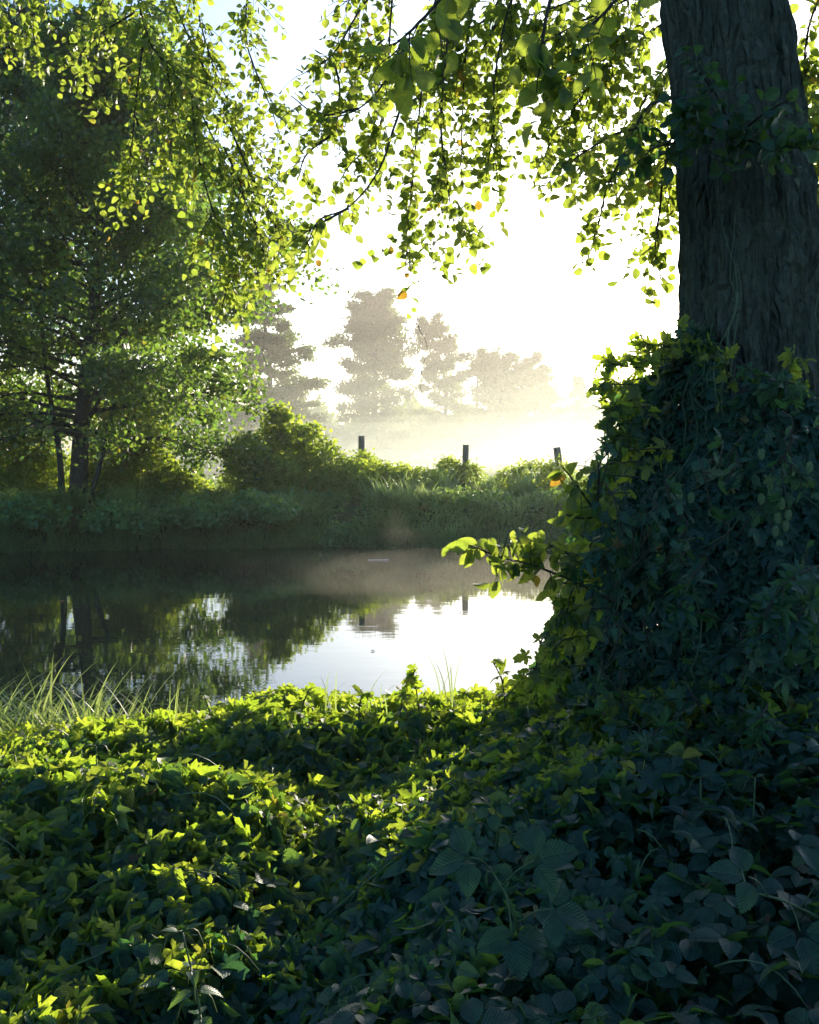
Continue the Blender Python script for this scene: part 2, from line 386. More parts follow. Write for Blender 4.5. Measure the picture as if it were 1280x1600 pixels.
# --- main alder on the far bank
def alder():
    x, y = P(122, 780, 23.5)[:2]
    r, z = rootat(x, y, 'alder_tree', 'tall leafy alder on the far bank with a dark leaning trunk and spreading sunlit boughs', 'tree')
    top = P(150, 60, 24.5)
    def env(t, az):
        L = np.interp(t, [.12, .2, .35, .55, .8, 1], [2.2, 3.7, 4.6, 4.0, 2.4, .6])
        return L * (1.0 + .18 * math.cos(az))
    growtree(r, [(x, y, z), P(128, 660, 23.6), P(150, 450, 23.8), P(160, 250, 24), top], .21, env, 104, 104000, .12, T_FAR, M_ALDER_FAR, M_BARK, .2, (-.08, 1.05), 9, .8, .3, .10, .12, clear=7.5, clump=.7)
    # the slimmer second and third stems of the same stool
    for (a, b, c, rad) in (((97, 785), (92, 700), (70, 560), .075), ((140, 785), (165, 690), (190, 560), .06)):
        g2 = G(); tube(g2, spline([P(*a, 23.3), P(*b, 23.4), P(*c, 23.7), P(c[0] - 10, c[1] - 200, 24)], 16), rad * np.linspace(1.1, .4, 16), 8)
        part(g2, 'trunk', M_BARK, r)
alder()
def alder2():
    x, y = P(-60, 760, 27)[:2]
    r, z = rootat(x, y, 'broadleaf_tree', 'dark blue-green tree behind the alder at the left edge of the far bank', 'tree')
    def env(t, az): return np.interp(t, [.1, .3, .6, .85, 1], [3.0, 4.8, 4.6, 3.0, .8])
    growtree(r, [(x, y, z), P(-50, 500, 27), P(-20, 250, 27.5), P(10, 60, 28)], .24, env, 76, 68000, .13, T_FAR, M_DARKTREE, M_BARK, .1, (0, 1.0), 9, .8, .3, .12, .14, clump=.6)
alder2()
# --- mid distance tree whose right edge shows behind the alder
def midtree(px, D, toppx, toppy, w, label, n=16000, size=.16, nb=44, name='poplar_tree', t0=.12, prof=None, mat=None, elev=(.1, .8), r0=.3, flat=.4, spread=.13):
    x, y = P(px, 700, D)[:2]
    r, z = rootat(x, y, name, label, 'tree', 'trees beyond the misty meadow')
    prof = prof or ([.1, .3, .55, .8, 1], [.9, 1.0, .85, .5, .12])
    def env(t, az): return w * np.interp(t, *prof)
    tx = P(toppx, toppy, D); mid = (np.array([x, y, z]) + tx) / 2 + rng.normal(0, .01, 3) * D
    growtree(r, [(x, y, z), mid, tx], r0, env, nb, n, size, T_FAR, mat or M_FARTREE, M_BARK, t0, elev, 6, flat, .4, spread, .25)
    return r
midtree(398, 85, 402, 430, 4.8, 'hazy tree with layered boughs just right of the big alder crown', 34000, .26, 56, 'cedar_like_tree', flat=.25)
# --- the row of trees beyond the meadow
midtree(584, 138, 588, 468, 5.2, 'tallest hazy tree beyond the meadow with a broad cone of foliage', 44000, .36, 80, 'distant_tree', .05, ([.05, .25, .5, .75, .9, 1], [.95, 1.0, 1.0, .82, .6, .35]), elev=(.0, .75), r0=.5, spread=.17, flat=.7)
midtree(688, 138, 668, 508, 4.4, 'loose airy hazy tree right of the tallest one with sky through its crown', 21000, .36, 44, 'distant_tree', .12, ([.1, .3, .6, .85, 1], [.8, 1.0, .95, .75, .4]), elev=(.0, .8), r0=.4, spread=.13, flat=.6)
midtree(772, 138, 762, 566, 4.3, 'round hazy tree beside the bare forked snag', 27000, .36, 48, 'distant_tree', .1, ([.1, .4, .75, 1], [1., 1.15, 1., .6]), elev=(.0, .85), r0=.4, spread=.15, flat=.7)
midtree(822, 142, 820, 572, 4.0, 'rounded hazy tree at the right end of the tall row', 27000, .36, 48, 'distant_tree', .1, ([.1, .4, .75, 1], [1., 1.15, 1., .6]), elev=(.0, .85), r0=.4, spread=.15, flat=.7)
midtree(902, 150, 903, 588, 2.6, 'thin faint tree standing alone near the climbing hops', 6000, .5, 26, 'distant_tree', .15, r0=.3, spread=.1)
midtree(965, 150, 970, 608, 4.2, 'faint wide tree half hidden by the climbing hops', 18000, .5, 38, 'distant_tree', .05, r0=.3)
midtree(1040, 150, 1040, 600, 4.6, 'faint tree behind the mass of hops', 14000, .5, 34, 'distant_tree', .05, r0=.3)
# bare snag
def snag():
    b = P(744, 690, 139); z = .8; r = thing('dead_tree', (b[0], b[1], z), 'bare forked dead tree sticking out above the hazy row', 'tree')
    g = G()
    tube(g, spline([(b[0], b[1], z), P(745, 640, 139), P(747, 585, 139)], 12), np.linspace(.25, .12, 12), 6)
    for c in ([P(747, 590, 139), P(741, 572, 139), P(736, 552, 139)], [P(747, 588, 139), P(757, 572, 139), P(762, 556, 139)], [P(745, 610, 139), P(756, 600, 139), P(760, 588, 139)], [P(757, 572, 139), P(763, 568, 139), P(766, 560, 139)]):
        tube(g, spline(c, 6), np.linspace(.10, .03, 6), 4)
    part(g, 'trunk', M_BARK, r)
snag()
# --- low far wood: reads as one mass
def farwood():
    g = G(); n = 60000
    px = U(200, 1380, n); D = U(165, 200, n)
    topv = 664 - 62 * (fbm(np.stack([px * .03, 0 * px, 0 * px], -1), 4, 3) - .25)
    topv = np.where(px < 500, topv - 8, topv)
    fr = U(0, 1, n) ** .6
    pos = np.array([P(a, 0, d) for a, d in zip(px, D)])
    zt = np.array([P(640, v, 180)[2] for v in topv])
    pos[:, 2] = .6 + (zt - .6) * fr + rng.normal(0, .4, n)
    scatter(g, T_FAR, pos, rdir(n), rdir(n, .6), U(.6, 1.1, n) * 1.0)
    tag(g.build('far_woods', M_FARTREE), 'low hazy wood along the far side of the meadow', None, None, 'stuff')
farwood()

# ================================================================ shrubs on the far bank
def shrub(name, label, blobs, n, size, mat, tmpl=T_FAR, cat='shrub', group=None, leafpart='foliage', stems=6, D0=None, up=.5, rough=.42):
    """blobs: (px, py, D, rx, ry, rz metres)"""
    C = np.array([P(b[0], b[1], b[2]) for b in blobs]); Rr = np.array([b[3:6] for b in blobs]) * 1.22; n = int(n * 1.3)
    x, y = C[:, 0].mean(), C[:, 1].mean(); r, z = rootat(x, y, name, label, cat, group)
    w = Rr[:, 0] * Rr[:, 2]; idx = rng.choice(len(C), n, p=w / w.sum())
    d = rdir(n); q = U(.35, 1, n) ** .45
    q = q * (1 + rough * (fbm(np.concatenate([d * 2.2 + idx[:, None] * 7.1], 0), 3, 5) - .5) * 2.2)
    pos = C[idx] + d * Rr[idx] * q[:, None]
    pos += rng.normal(0, .05, pos.shape) * (rng.random((n, 1)) < .35) * 1.6
    k = pos[:, 2] > ground_z(pos[:, 0], pos[:, 1]); pos = pos[k]; d = d[k]; n = len(pos)
    g = G(); scatter(g, tmpl, pos, nrm(d * .8 + rdir(n, -.5)), nrm(d + rdir(n, up)), U(.7, 1.3, n) * size * 1.25, 1, None, .2)
    for i in range(stems):
        sg = G()
        c = C[i % len(C)]; b = np.array([c[0] + U(-.2, .2), c[1] + U(-.1, .1), z])
        t = c + rdir(1)[0] * Rr[i % len(C)] * .6
        tube(sg, spline([b, (b + t) / 2 + rng.normal(0, .05, 3), t], 7), np.linspace(.03, .008, 7), 4)
        part(sg, 'stem', M_TWIG, r)
    part(g, leafpart, mat, r)
    return r
shrub('creeper_mound', 'dark hump of creeper at the left end of the overgrown fence', [(385, 715, 24.5, .42, .4, .5), (392, 745, 24.3, .55, .5, .5), (430, 750, 24.5, .6, .5, .45)], 7000, .06, M_SHRUB, cat='creeper', group='creeper mounds along the fence')
shrub('sapling', 'bright young sapling rising above the creeper mounds', [(438, 648, 25.4, .2, .2, .22), (440, 664, 25.4, .36, .3, .28), (425, 690, 25.4, .45, .4, .25), (462, 683, 25.4, .38, .35, .22), (487, 672, 25.4, .22, .2, .12), (450, 715, 25.4, .5, .4, .4), (500, 700, 25.3, .35, .3, .25)], 3600, .085, M_SHRUB, cat='sapling', rough=.5)
shrub('creeper_mound', 'long creeper mound between the sapling and the wooden post wrapped in leaves', [(470, 745, 25, .8, .5, .45), (520, 740, 25, .7, .5, .45), (540, 760, 24.8, .7, .5, .35), (500, 765, 24.6, .8, .5, .3)], 9000, .06, M_SHRUB, cat='creeper', group='creeper mounds along the fence')
shrub('creeper_mound', 'creeper climbing to the top of the leftmost wooden post', [(568, 728, 26, .26, .25, .32), (548, 744, 25.8, .45, .4, .34), (590, 748, 25.7, .5, .5, .36), (610, 750, 25.8, .6, .5, .32), (650, 752, 26, .6, .5, .3), (600, 765, 25.4, .8, .5, .3)], 10000, .06, M_SHRUB, cat='creeper', group='creeper mounds along the fence')
shrub('creeper_mound', 'small leafy clump at the foot of the middle wooden post', [(702, 742, 26.7, .34, .3, .36), (735, 748, 26.8, .26, .3, .36), (715, 768, 26.6, .5, .4, .25)], 4200, .06, M_SHRUB, cat='creeper', group='creeper mounds along the fence')
shrub('creeper_mound', 'low leafy mound left of the leaning wooden post', [(800, 752, 26.6, .45, .4, .3), (835, 747, 26.6, .55, .4, .38), (872, 748, 26.8, .35, .4, .42), (900, 765, 27, .6, .4, .3), (960, 765, 27, .7, .4, .3)], 6500, .06, M_SHRUB, cat='creeper', group='creeper mounds along the fence')
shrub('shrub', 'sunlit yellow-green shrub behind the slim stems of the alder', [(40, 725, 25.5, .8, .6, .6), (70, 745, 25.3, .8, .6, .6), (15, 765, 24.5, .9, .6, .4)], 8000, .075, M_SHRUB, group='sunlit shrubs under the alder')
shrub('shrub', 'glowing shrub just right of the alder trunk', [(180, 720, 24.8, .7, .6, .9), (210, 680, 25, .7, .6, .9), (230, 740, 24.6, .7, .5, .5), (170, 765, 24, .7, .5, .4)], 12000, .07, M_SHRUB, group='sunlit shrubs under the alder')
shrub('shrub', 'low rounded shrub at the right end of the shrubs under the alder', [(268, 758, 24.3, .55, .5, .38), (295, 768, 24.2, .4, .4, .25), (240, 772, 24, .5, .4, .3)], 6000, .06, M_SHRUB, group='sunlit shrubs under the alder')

# ================================================================ fence
def post(px, pytop, D, lean, label, rad=.085):
    top = P(px, pytop, D); x = top[0] - lean * 1.3; z = float(ground_z(np.array([x]), np.array([top[1]]))[0]) - .1
    g = G(); s = np.linspace(0, 1, 14)
    pts = np.stack([x + (top[0] - x) * s, np.full(14, top[1]), z + (top[2] - z) * s], 1)
    tube(g, pts, rad * (1.06 - .1 * s + rng.normal(0, .012, 14)), 14)
    o = g.build('fence_post', M_POST, None, True, (x, top[1], z))
    return tag(o, label, 'post', 'wooden posts of the meadow fence'), top
T1 = post(565, 681, 26.4, 0, 'leftmost wooden fence post with its top above the creeper')[1]
T2 = post(728, 695, 27, .02, 'upright wooden fence post in the middle of the far bank')[1]
T3 = post(870, 699, 27, -.17, 'wooden fence post leaning left beside the bright twig', .1)[1]
T4 = post(961, 712, 44, .0, 'small faint fence post far off near the climbing hops', .06)[1]
def tape(name, label, a, b, sag=.08, w=.02):
    s = np.linspace(0, 1, 20)[:, None]; pts = a + (b - a) * s; pts[:, 2] -= sag * 4 * (s * (1 - s))[:, 0]
    g = G(); V = np.concatenate([pts + [0, 0, w], pts - [0, 0, w], pts + [0, .006, w], pts + [0, .006, -w]])
    T = grid_tris(4, 20)
    g.add(V[np.r_[0:20, 20:40, 60:80, 40:60]], np.concatenate([T]))
    tag(g.build(name, M_TAPE), label, 'fence tape')
lo = np.array([0, 0, -.6])
tape('fence_tape', 'white electric fence tape strung between the wooden posts', T1 + lo + [0, .1, 0], T3 + lo * .9 + [0, .1, 0], .05, .004)
tape('fence_tape', 'pale fence tape running right from the faint far post', P(880, 727, 44), P(1060, 727, 44), .05, .03)
tape('fence_tape', 'pale fence tape seen in the gap between alder and creeper', P(270, 717, 40), P(350, 715, 40), .03, .03)

# ================================================================ grasses
def blades(g, pos, length, width, bend, lean=None, var=None, nseg=5):
    """curved tapering blades rooted at pos"""
    n = len(pos); az = U(0, 2 * math.pi, n); d = np.stack([np.cos(az), np.sin(az), 0 * az], -1)
    if lean is not None: d = d + np.asarray(lean); d[:, 2] = 0; d = nrm(d)
    s = np.linspace(0, 1, nseg + 1)
    sx = np.cross(d, [0, 0, 1.0]); bend = np.broadcast_to(bend, (n,)); length = np.broadcast_to(length, (n,))
    th = (.1 + bend[:, None] * s[None] ** 1.3) # angle from vertical
    ds = length[:, None] / nseg
    h = np.cumsum(np.sin(th) * ds, 1) - np.sin(th[:, :1]) * ds; v = np.cumsum(np.cos(th) * ds, 1) - np.cos(th[:, :1]) * ds
    ctr = pos[:, None] + d[:, None] * h[..., None] + np.array([0, 0, 1.0]) * v[..., None]
    w = width * (1 - s ** 2.2)[None, :, None] * .5 + .0004
    Vv = np.stack([ctr - sx[:, None] * w, ctr + sx[:, None] * w], 2).reshape(n, -1, 3)
    T = grid_tris(nseg + 1, 2); TT = T[None] + (np.arange(n) * 2 * (nseg + 1))[:, None, None]
    uv = np.stack([np.tile([-1, 1], nseg + 1), np.repeat(s, 2)], -1).astype(float)
    if var is None: var = U(0, 1, n)
    g.add(Vv.reshape(-1, 3), TT.reshape(-1, 3), np.tile(uv, (n, 1)), np.repeat(var, 2 * (nseg + 1)))
def atground(x, y, dz=0): return np.stack([x, y, ground_z(x, y) + dz], -1)

def bank_grass():
    g = G(); n = 26000
    x = U(-12, 10, n); t = U(0, 1, n) ** 1.2; y = water_far(x) - .15 + t * 3.6
    c = fbm(np.stack([x * 1.4, y * 1.4, 0 * x], -1), 3, 11)
    k = c > .40; x, y, c = x[k], y[k], c[k]
    pos = atground(x, y, 0)
    cl = fbm(np.stack([x * .9, y * .9, 0 * x], -1), 3, 14)
    blades(g, pos, U(.4, .75, len(x)) * (.15 + np.clip(cl * 3.2 - 1.0, 0, 1.2)) * np.clip(1.25 - (y - water_far(x)) * .2, .45, 1), .03, U(.8, 2.3, len(x)), (0, -.9, 0), np.clip(cl * 2.4 - .7 + U(-.25, .25, len(x)), 0, .98))
    # hanging fringe over the water
    n = 7000; x = U(-12, 10, n); y = water_far(x) + U(-.1, .5, n)
    pos = atground(x, y, .05); blades(g, pos, U(.35, .8, n), .014, U(1.7, 2.7, n), (0, -1.6, 0))
    tag(g.build('bank_grass', M_GRASS), 'long drooping grass along the far waterline', None, None, 'stuff')
    g = G(); n = 26000          # nettles and weeds between the grass
    x = U(-12, 10, n); t = U(0, 1, n); y = water_far(x) + .1 + t * 3.2
    c = fbm(np.stack([x * 1.1 + 9, y * 1.1, 0 * x], -1), 3, 21); k = c > .42; x, y, c = x[k], y[k], c[k]
    pos = atground(x, y, 0); pos[:, 2] += U(.02, .34, len(x)) * (.35 + c * 1.1)
    scatter(g, T_FAR, pos, rdir(len(x), -.2), rdir(len(x), 1.2), U(.07, .13, len(x)), 1, None, .2)
    tag(g.build('bank_undergrowth', M_WEED), 'low weeds and nettles covering the far bank', None, None, 'stuff')
    g = G(); n = 22000          # meadow edge behind the fence, catching the sun
    x = U(-11, 11, n); y = water_far(x) + 3.2 + U(0, 1, n) ** 1.5 * 16
    blades(g, atground(x, y), U(.18, .5, n), .012, U(.3, 1.4, n), nseg=3)
    tag(g.build('meadow_grass', M_GRASS), 'sunlit meadow grass behind the fence posts', None, None, 'stuff')
bank_grass()
def tussocks():
    TS = [(px, D, L_, 'top') for px, D, L_ in ((455, 23, 1.0), (600, 23.6, .75), (640, 25, .9), (700, 25.4, .95), (760, 25.3, .9), (820, 25.5, .95), (890, 25.6, 1.0), (560, 24.6, .8), (330, 22.6, .7), (230, 22.4, .75))]
    for px in (-20, 25, 75, 120, 170, 215, 262, 300, 345, 395, 440, 485, 525, 570, 615, 665, 700, 745, 790, 835, 880):
        x = (px - 640) / FPX * 22.3; TS.append((px + U(-14, 14), float(water_far(np.array([x]))[0]) + U(-.1, .55), U(.55, .95), 'edge'))
    for px, D, L_, kind in TS:
        c = P(px, 800, D); m_ = 150; x = c[0] + rng.normal(0, .15, m_); y = c[1] + rng.normal(0, .13, m_); z = float(ground_z(np.array([c[0]]), np.array([c[1]]))[0])
        zz = np.maximum(ground_z(x, y), z - .1)
        g = G(); blades(g, np.stack([x, y, zz], -1), U(.6, 1.2, m_) * L_, .026, U(.5, 2.3, m_), (0, -.5, 0) if kind == 'edge' else None, np.clip(U(.2, .9) + U(-.3, .3, m_), 0, .98), 6)
        o = g.build('grass_tussock', M_TUSSOCK, None, True, (c[0], c[1], z))
        tag(o, 'arching tussock of long grass standing on top of the far bank' if kind == 'top' else 'arching grass tussock drooping over the far waterline', 'grass tussock', 'tussocks on top of the far bank' if kind == 'top' else 'tussocks along the far waterline')
    for k, (px, py, D, lb) in enumerate(((395, 790, 22.4, 'leafy weed clump on the far bank below the creeper hump'), (300, 800, 22.2, 'leafy weed clump hanging over the water below the alder gap'), (545, 838, 22.6, 'low weed clump touching the water below the leftmost post'), (690, 815, 23.6, 'weed clump on the bank slope below the middle post'), (180, 808, 21.9, 'weed clump on the bank right of the alder trunk'), (850, 812, 24.2, 'weed clump on the bank slope below the leaning post'), (40, 800, 21.6, 'weed clump on the bank near the left edge'))):
        shrub('weed_clump', lb, [(px, py, D, .42, .3, .22), (px + 28, py + 8, D - .1, .35, .3, .18), (px - 26, py + 6, D, .32, .3, .16)], 1500, .085, M_WEED, cat='weeds', group='weed clumps on the far bank', stems=2, rough=.6)

tussocks()
# ================================================================ near bank: sedge clump, undergrowth
CP = []
def cp(D, pts): CP.extend([P(a, b, D) for a, b in pts])
cp(4.6, [(-200, 1165), (-60, 1165), (60, 1165), (150, 1165), (230, 1160), (300, 1128), (370, 1120), (450, 1118), (560, 1126), (640, 1105), (720, 1095), (800, 1080), (870, 1070), (1000, 1030), (1150, 1030), (1300, 1030), (1450, 1030)])
cp(4.0, [(-100, 1215), (60, 1225), (200, 1245), (330, 1245), (460, 1240), (600, 1220), (720, 1195), (850, 1150), (1000, 1090), (1150, 1080), (1320, 1080)])
cp(3.6, [(850, 1180), (1000, 1140), (1150, 1130), (1320, 1130)])
cp(3.5, [(-100, 1215), (60, 1215), (200, 1215), (320, 1220), (430, 1245), (540, 1290), (660, 1270)])
cp(3.2, [(-80, 1275), (100, 1285), (300, 1300)])
cp(3.0, [ (760, 1225), (870, 1222), (980, 1225), (1100, 1228), (1250, 1228), (1400, 1228)])
cp(3.0, [(-80, 1350), (100, 1360), (300, 1390), (450, 1420), (620, 1390)])
cp(2.7, [ (780, 1330), (950, 1330), (1120, 1320), (1350, 1310)])
cp(2.7, [(-80, 1510), (100, 1510), (300, 1530), (500, 1520)])
cp(2.25, [ (700, 1480), (900, 1450), (1100, 1450), (1380, 1430)])
cp(2.3, [(-80, 1660), (150, 1660), (350, 1650)])
cp(1.9, [(640, 1650), (1000, 1640), (1400, 1620)])
for xx in (-1.5, -.5, .5, 1.5): CP.append(np.array([xx, 1.1, .62])); CP.append(np.array([xx, .5, .6]))
for xx in (-3, -2, -1, 0, 1, 2, 3): CP.append(np.array([xx, 5.5, .45])); CP.append(np.array([xx, 6.3, .05]))
CP = np.array(CP)
def hveg(x, y):
    out = np.zeros(len(x))
    for a in range(0, len(x), 20000):
        d2 = (x[a:a + 20000, None] - CP[None, :, 0]) ** 2 + (y[a:a + 20000, None] - CP[None, :, 1]) ** 2
        w = np.exp(-d2 / (2 * .20 ** 2)) + 1e-4 / (d2 + .01)
        out[a:a + 20000] = (w * CP[None, :, 2]).sum(1) / w.sum(1)
    return out + (fbm(np.stack([x * 3, y * 3, 0 * x], -1), 3, 31) - .5) * .26
def nearpts(n, x0, x1, y0, y1, depth):
    x = U(x0, x1, n); y = y0 + (y1 - y0) * U(0, 1, n)
    k = np.abs(x) < y * .48 + .8; x, y = x[k], y[k]
    dz = -U(0, 1, len(x)) ** 1.6 * depth
    return x, y, hveg(x, y) + dz, dz
def leafdirs(n, droop=.4, up=1.3, toward=(0, 0, 0)):
    az = U(0, 2 * math.pi, n); f = np.stack([np.cos(az), np.sin(az), -U(-.1, droop * 4.5, n)], -1) + np.asarray(toward)
    return nrm(f), nrm(rdir(n, up * .38) + np.array([-.25, -.6, 0]))
def undergrowth():
    e = 1e9
    # hop leaves: left and middle
    x, y, z, dz = nearpts(50000, -3.2, 3.0, 2.2, 5.4, .42)
    mask = (x < .6 + (y - 3) * .35 + rng.normal(0, .25, len(x))) | (y > 3.9 + rng.normal(0, .3, len(x)))
    x, y, z = x[mask], y[mask], z[mask]; n = len(x)
    shade_ = (y < 3.05 + rng.normal(0, .2, n)) & (x > -.45 + rng.normal(0, .25, n))  # shaded lower right, gets the hop leaf with shade in its colour
    for sel, nm, mt, lb in ((~shade_, 'hop_undergrowth', M_HOP, 'tangle of lobed hop leaves glowing in the sun along the near bank'), (shade_, 'shaded_undergrowth', M_HOPSHADE, 'dark lobed leaves in the shade between the brambles')):
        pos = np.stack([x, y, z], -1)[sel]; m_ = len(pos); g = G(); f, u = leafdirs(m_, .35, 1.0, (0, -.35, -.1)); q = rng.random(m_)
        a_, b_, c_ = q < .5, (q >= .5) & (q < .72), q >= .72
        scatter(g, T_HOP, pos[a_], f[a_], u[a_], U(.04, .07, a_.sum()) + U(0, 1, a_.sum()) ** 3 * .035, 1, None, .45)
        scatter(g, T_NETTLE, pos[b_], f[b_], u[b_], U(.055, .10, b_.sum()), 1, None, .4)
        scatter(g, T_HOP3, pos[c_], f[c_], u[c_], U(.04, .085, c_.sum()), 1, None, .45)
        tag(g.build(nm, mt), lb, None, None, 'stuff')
    # nettles bottom left
    x, y, z, dz = nearpts(13000, -2.2, .5, 1.3, 4.6, .3)
    n = len(x); g = G(); f, u = leafdirs(n, .4, 1.2)
    scatter(g, T_NETTLE, np.stack([x, y, z], -1), f, u, U(.05, .10, n), 1, None, .3)
    tag(g.build('nettle_undergrowth', M_NETTLE), 'shaded nettle leaves filling the bottom left', None, None, 'stuff')
    # brambles: middle and right, compound leaves of three or five
    x, y, z, dz = nearpts(6000, -.9, 2.8, 1.2, 4.3, .5)
    m_ = (x > -.5 + rng.normal(0, .3, len(x)) + (y - 2.0) * .25); x, y, z = x[m_], y[m_], z[m_]; n = len(x)
    az = U(0, 2 * math.pi, n); up = rdir(n, 1.6); F = np.stack([np.cos(az), np.sin(az), -U(0, .5, n)], -1)
    F = nrm(F - up * (F * up).sum(1, keepdims=True) * .8); S = np.cross(F, up); g = G(); pos = np.stack([x, y, z], -1); var = U(0, 1, n)
    sz = U(.055, .09, n)
    for ang, k in ((0, 1.0), (1.25, .82), (-1.25, .82), (2.2, .6), (-2.2, .6)):
        sel = np.ones(n, bool) if abs(ang) < 2 else (np.arange(n) % 3 == 0)
        d = F * math.cos(ang) + S * math.sin(ang) - up * .12
        scatter(g, T_BRAMBLE, pos[sel] + d[sel] * sz[sel, None] * .18, d[sel], up[sel] + rdir(sel.sum()) * .25, sz[sel] * k, 1, var[sel], .25)
    tag(g.build('bramble_undergrowth', M_BRAMBLE), 'dark glossy bramble leaves in the shade at the bottom right', None, None, 'stuff')
    # thin stems and dead bits tangled through it
    g = G()
    for i in range(150):
        x0 = U(-2, 2); y0 = U(1.6, 4.6); L_ = U(.15, .45); az = U(0, 6.28)
        s = np.linspace(0, 1, 8); xx = x0 + math.cos(az) * L_ * s; yy = y0 + math.sin(az) * L_ * s
        zz = hveg(xx, yy) + .03 - .12 * U(0, 1) + .10 * np.sin(s * 3.1) * U(-.3, 1) - .25 * s ** 2 * U(0, 1)
        tube(g, np.stack([xx, yy, zz], -1), np.linspace(.0028, .001, 8), 4)
    tag(g.build('bramble_stems', M_STEM), 'thin green stems tangled through the near undergrowth', None, None, 'stuff')
undergrowth()

def dead():
    x, y, z, dz = nearpts(420, -2.2, 2.2, 1.7, 4.6, .12); n = len(x); g = G(); f, u = leafdirs(n, .5, .8)
    scatter(g, T_NETTLE, np.stack([x, y, z - .01], -1), f, u, U(.03, .07, n), U(.4, .9, n), None, 1.1)
    tag(g.build('dead_leaves', M_DEAD), 'withered brown leaves caught in the undergrowth', None, None, 'stuff')
dead()
def sedge():
    c = P(110, 1150, 5.3); r = thing('sedge_clump', (c[0], c[1], .3), 'clump of long arching sedge blades at the water edge on the left', 'sedge')
    for k, (px, m_, sp, L_) in enumerate(((30, 240, .2, .62), (110, 240, .16, .62), (205, 110, .12, .5), (-60, 200, .2, .6))):
        g = G(); c = P(px, 1150, 5.3); x = c[0] + rng.normal(0, sp, m_); y = c[1] + rng.normal(0, .15, m_)
        z = np.full(m_, .47); blades(g, np.stack([x, y, z], -1), U(.5, 1.1, m_) * L_, U(.013, .018), U(.7, 2.9, m_), (.25, 0, 0), nseg=9)
        part(g, 'tuft', M_SEDGE, r)
sedge()

# ================================================================ big tree on the right
TX, TY = 1.68, 5.1
def bigtree():
    r = thing('old_tree', (TX, TY, .4), 'massive rough barked trunk at the right edge with leafy boughs hanging over the river', 'tree')
    nz, na = 460, 260
    z = np.linspace(.3, 9.0, nz); a = np.linspace(0, 2 * math.pi, na, endpoint=False)
    Zg, A = np.meshgrid(z, a, indexing='ij')
    cx = np.interp(z, [.3, 2.2, 3.2, 3.85, 4.5, 9], [1.77, 1.75, 1.70, 1.62, 1.54, .95]); rad = np.interp(z, [.3, 1, 2, 3.2, 4.5, 9], [.54, .44, .365, .318, .275, .2])
    p3 = np.stack([np.cos(A) * 1.0, np.sin(A) * 1.0, Zg], -1).reshape(-1, 3)
    warp = (fbm(p3 * [2.5, 2.5, 1.0], 3, 40) - .5) * 1.6
    q = np.stack([np.cos(A.ravel()) * 7.5 + warp, np.sin(A.ravel()) * 7.5 + warp, Zg.ravel() * 1.5], -1)
    ridge = 1 - np.abs(vnoise(q, 41) - .5) * 2; q2 = q * [2.2, 2.2, 2.4]; ridge2 = 1 - np.abs(vnoise(q2, 45) - .5) * 2
    dsp = .055 * (ridge ** 2 - .6) + .022 * (ridge2 - .5) + .014 * (fbm(p3 * [25, 25, 16], 3, 48) - .5) + .05 * (fbm(p3 * [1.6, 1.6, .8], 2, 50) - .5)
    Rr = rad[:, None] + dsp.reshape(nz, na)
    V = np.stack([cx[:, None] + Rr * np.cos(A), TY + Rr * np.sin(A), Zg], -1).reshape(-1, 3)
    g = G(); g.add(V, grid_tris(nz, na, True)); part(g, 'trunk', M_OLDBARK, r)
    return r
old = bigtree()
def w2(px, py, D): return P(px, py, D)
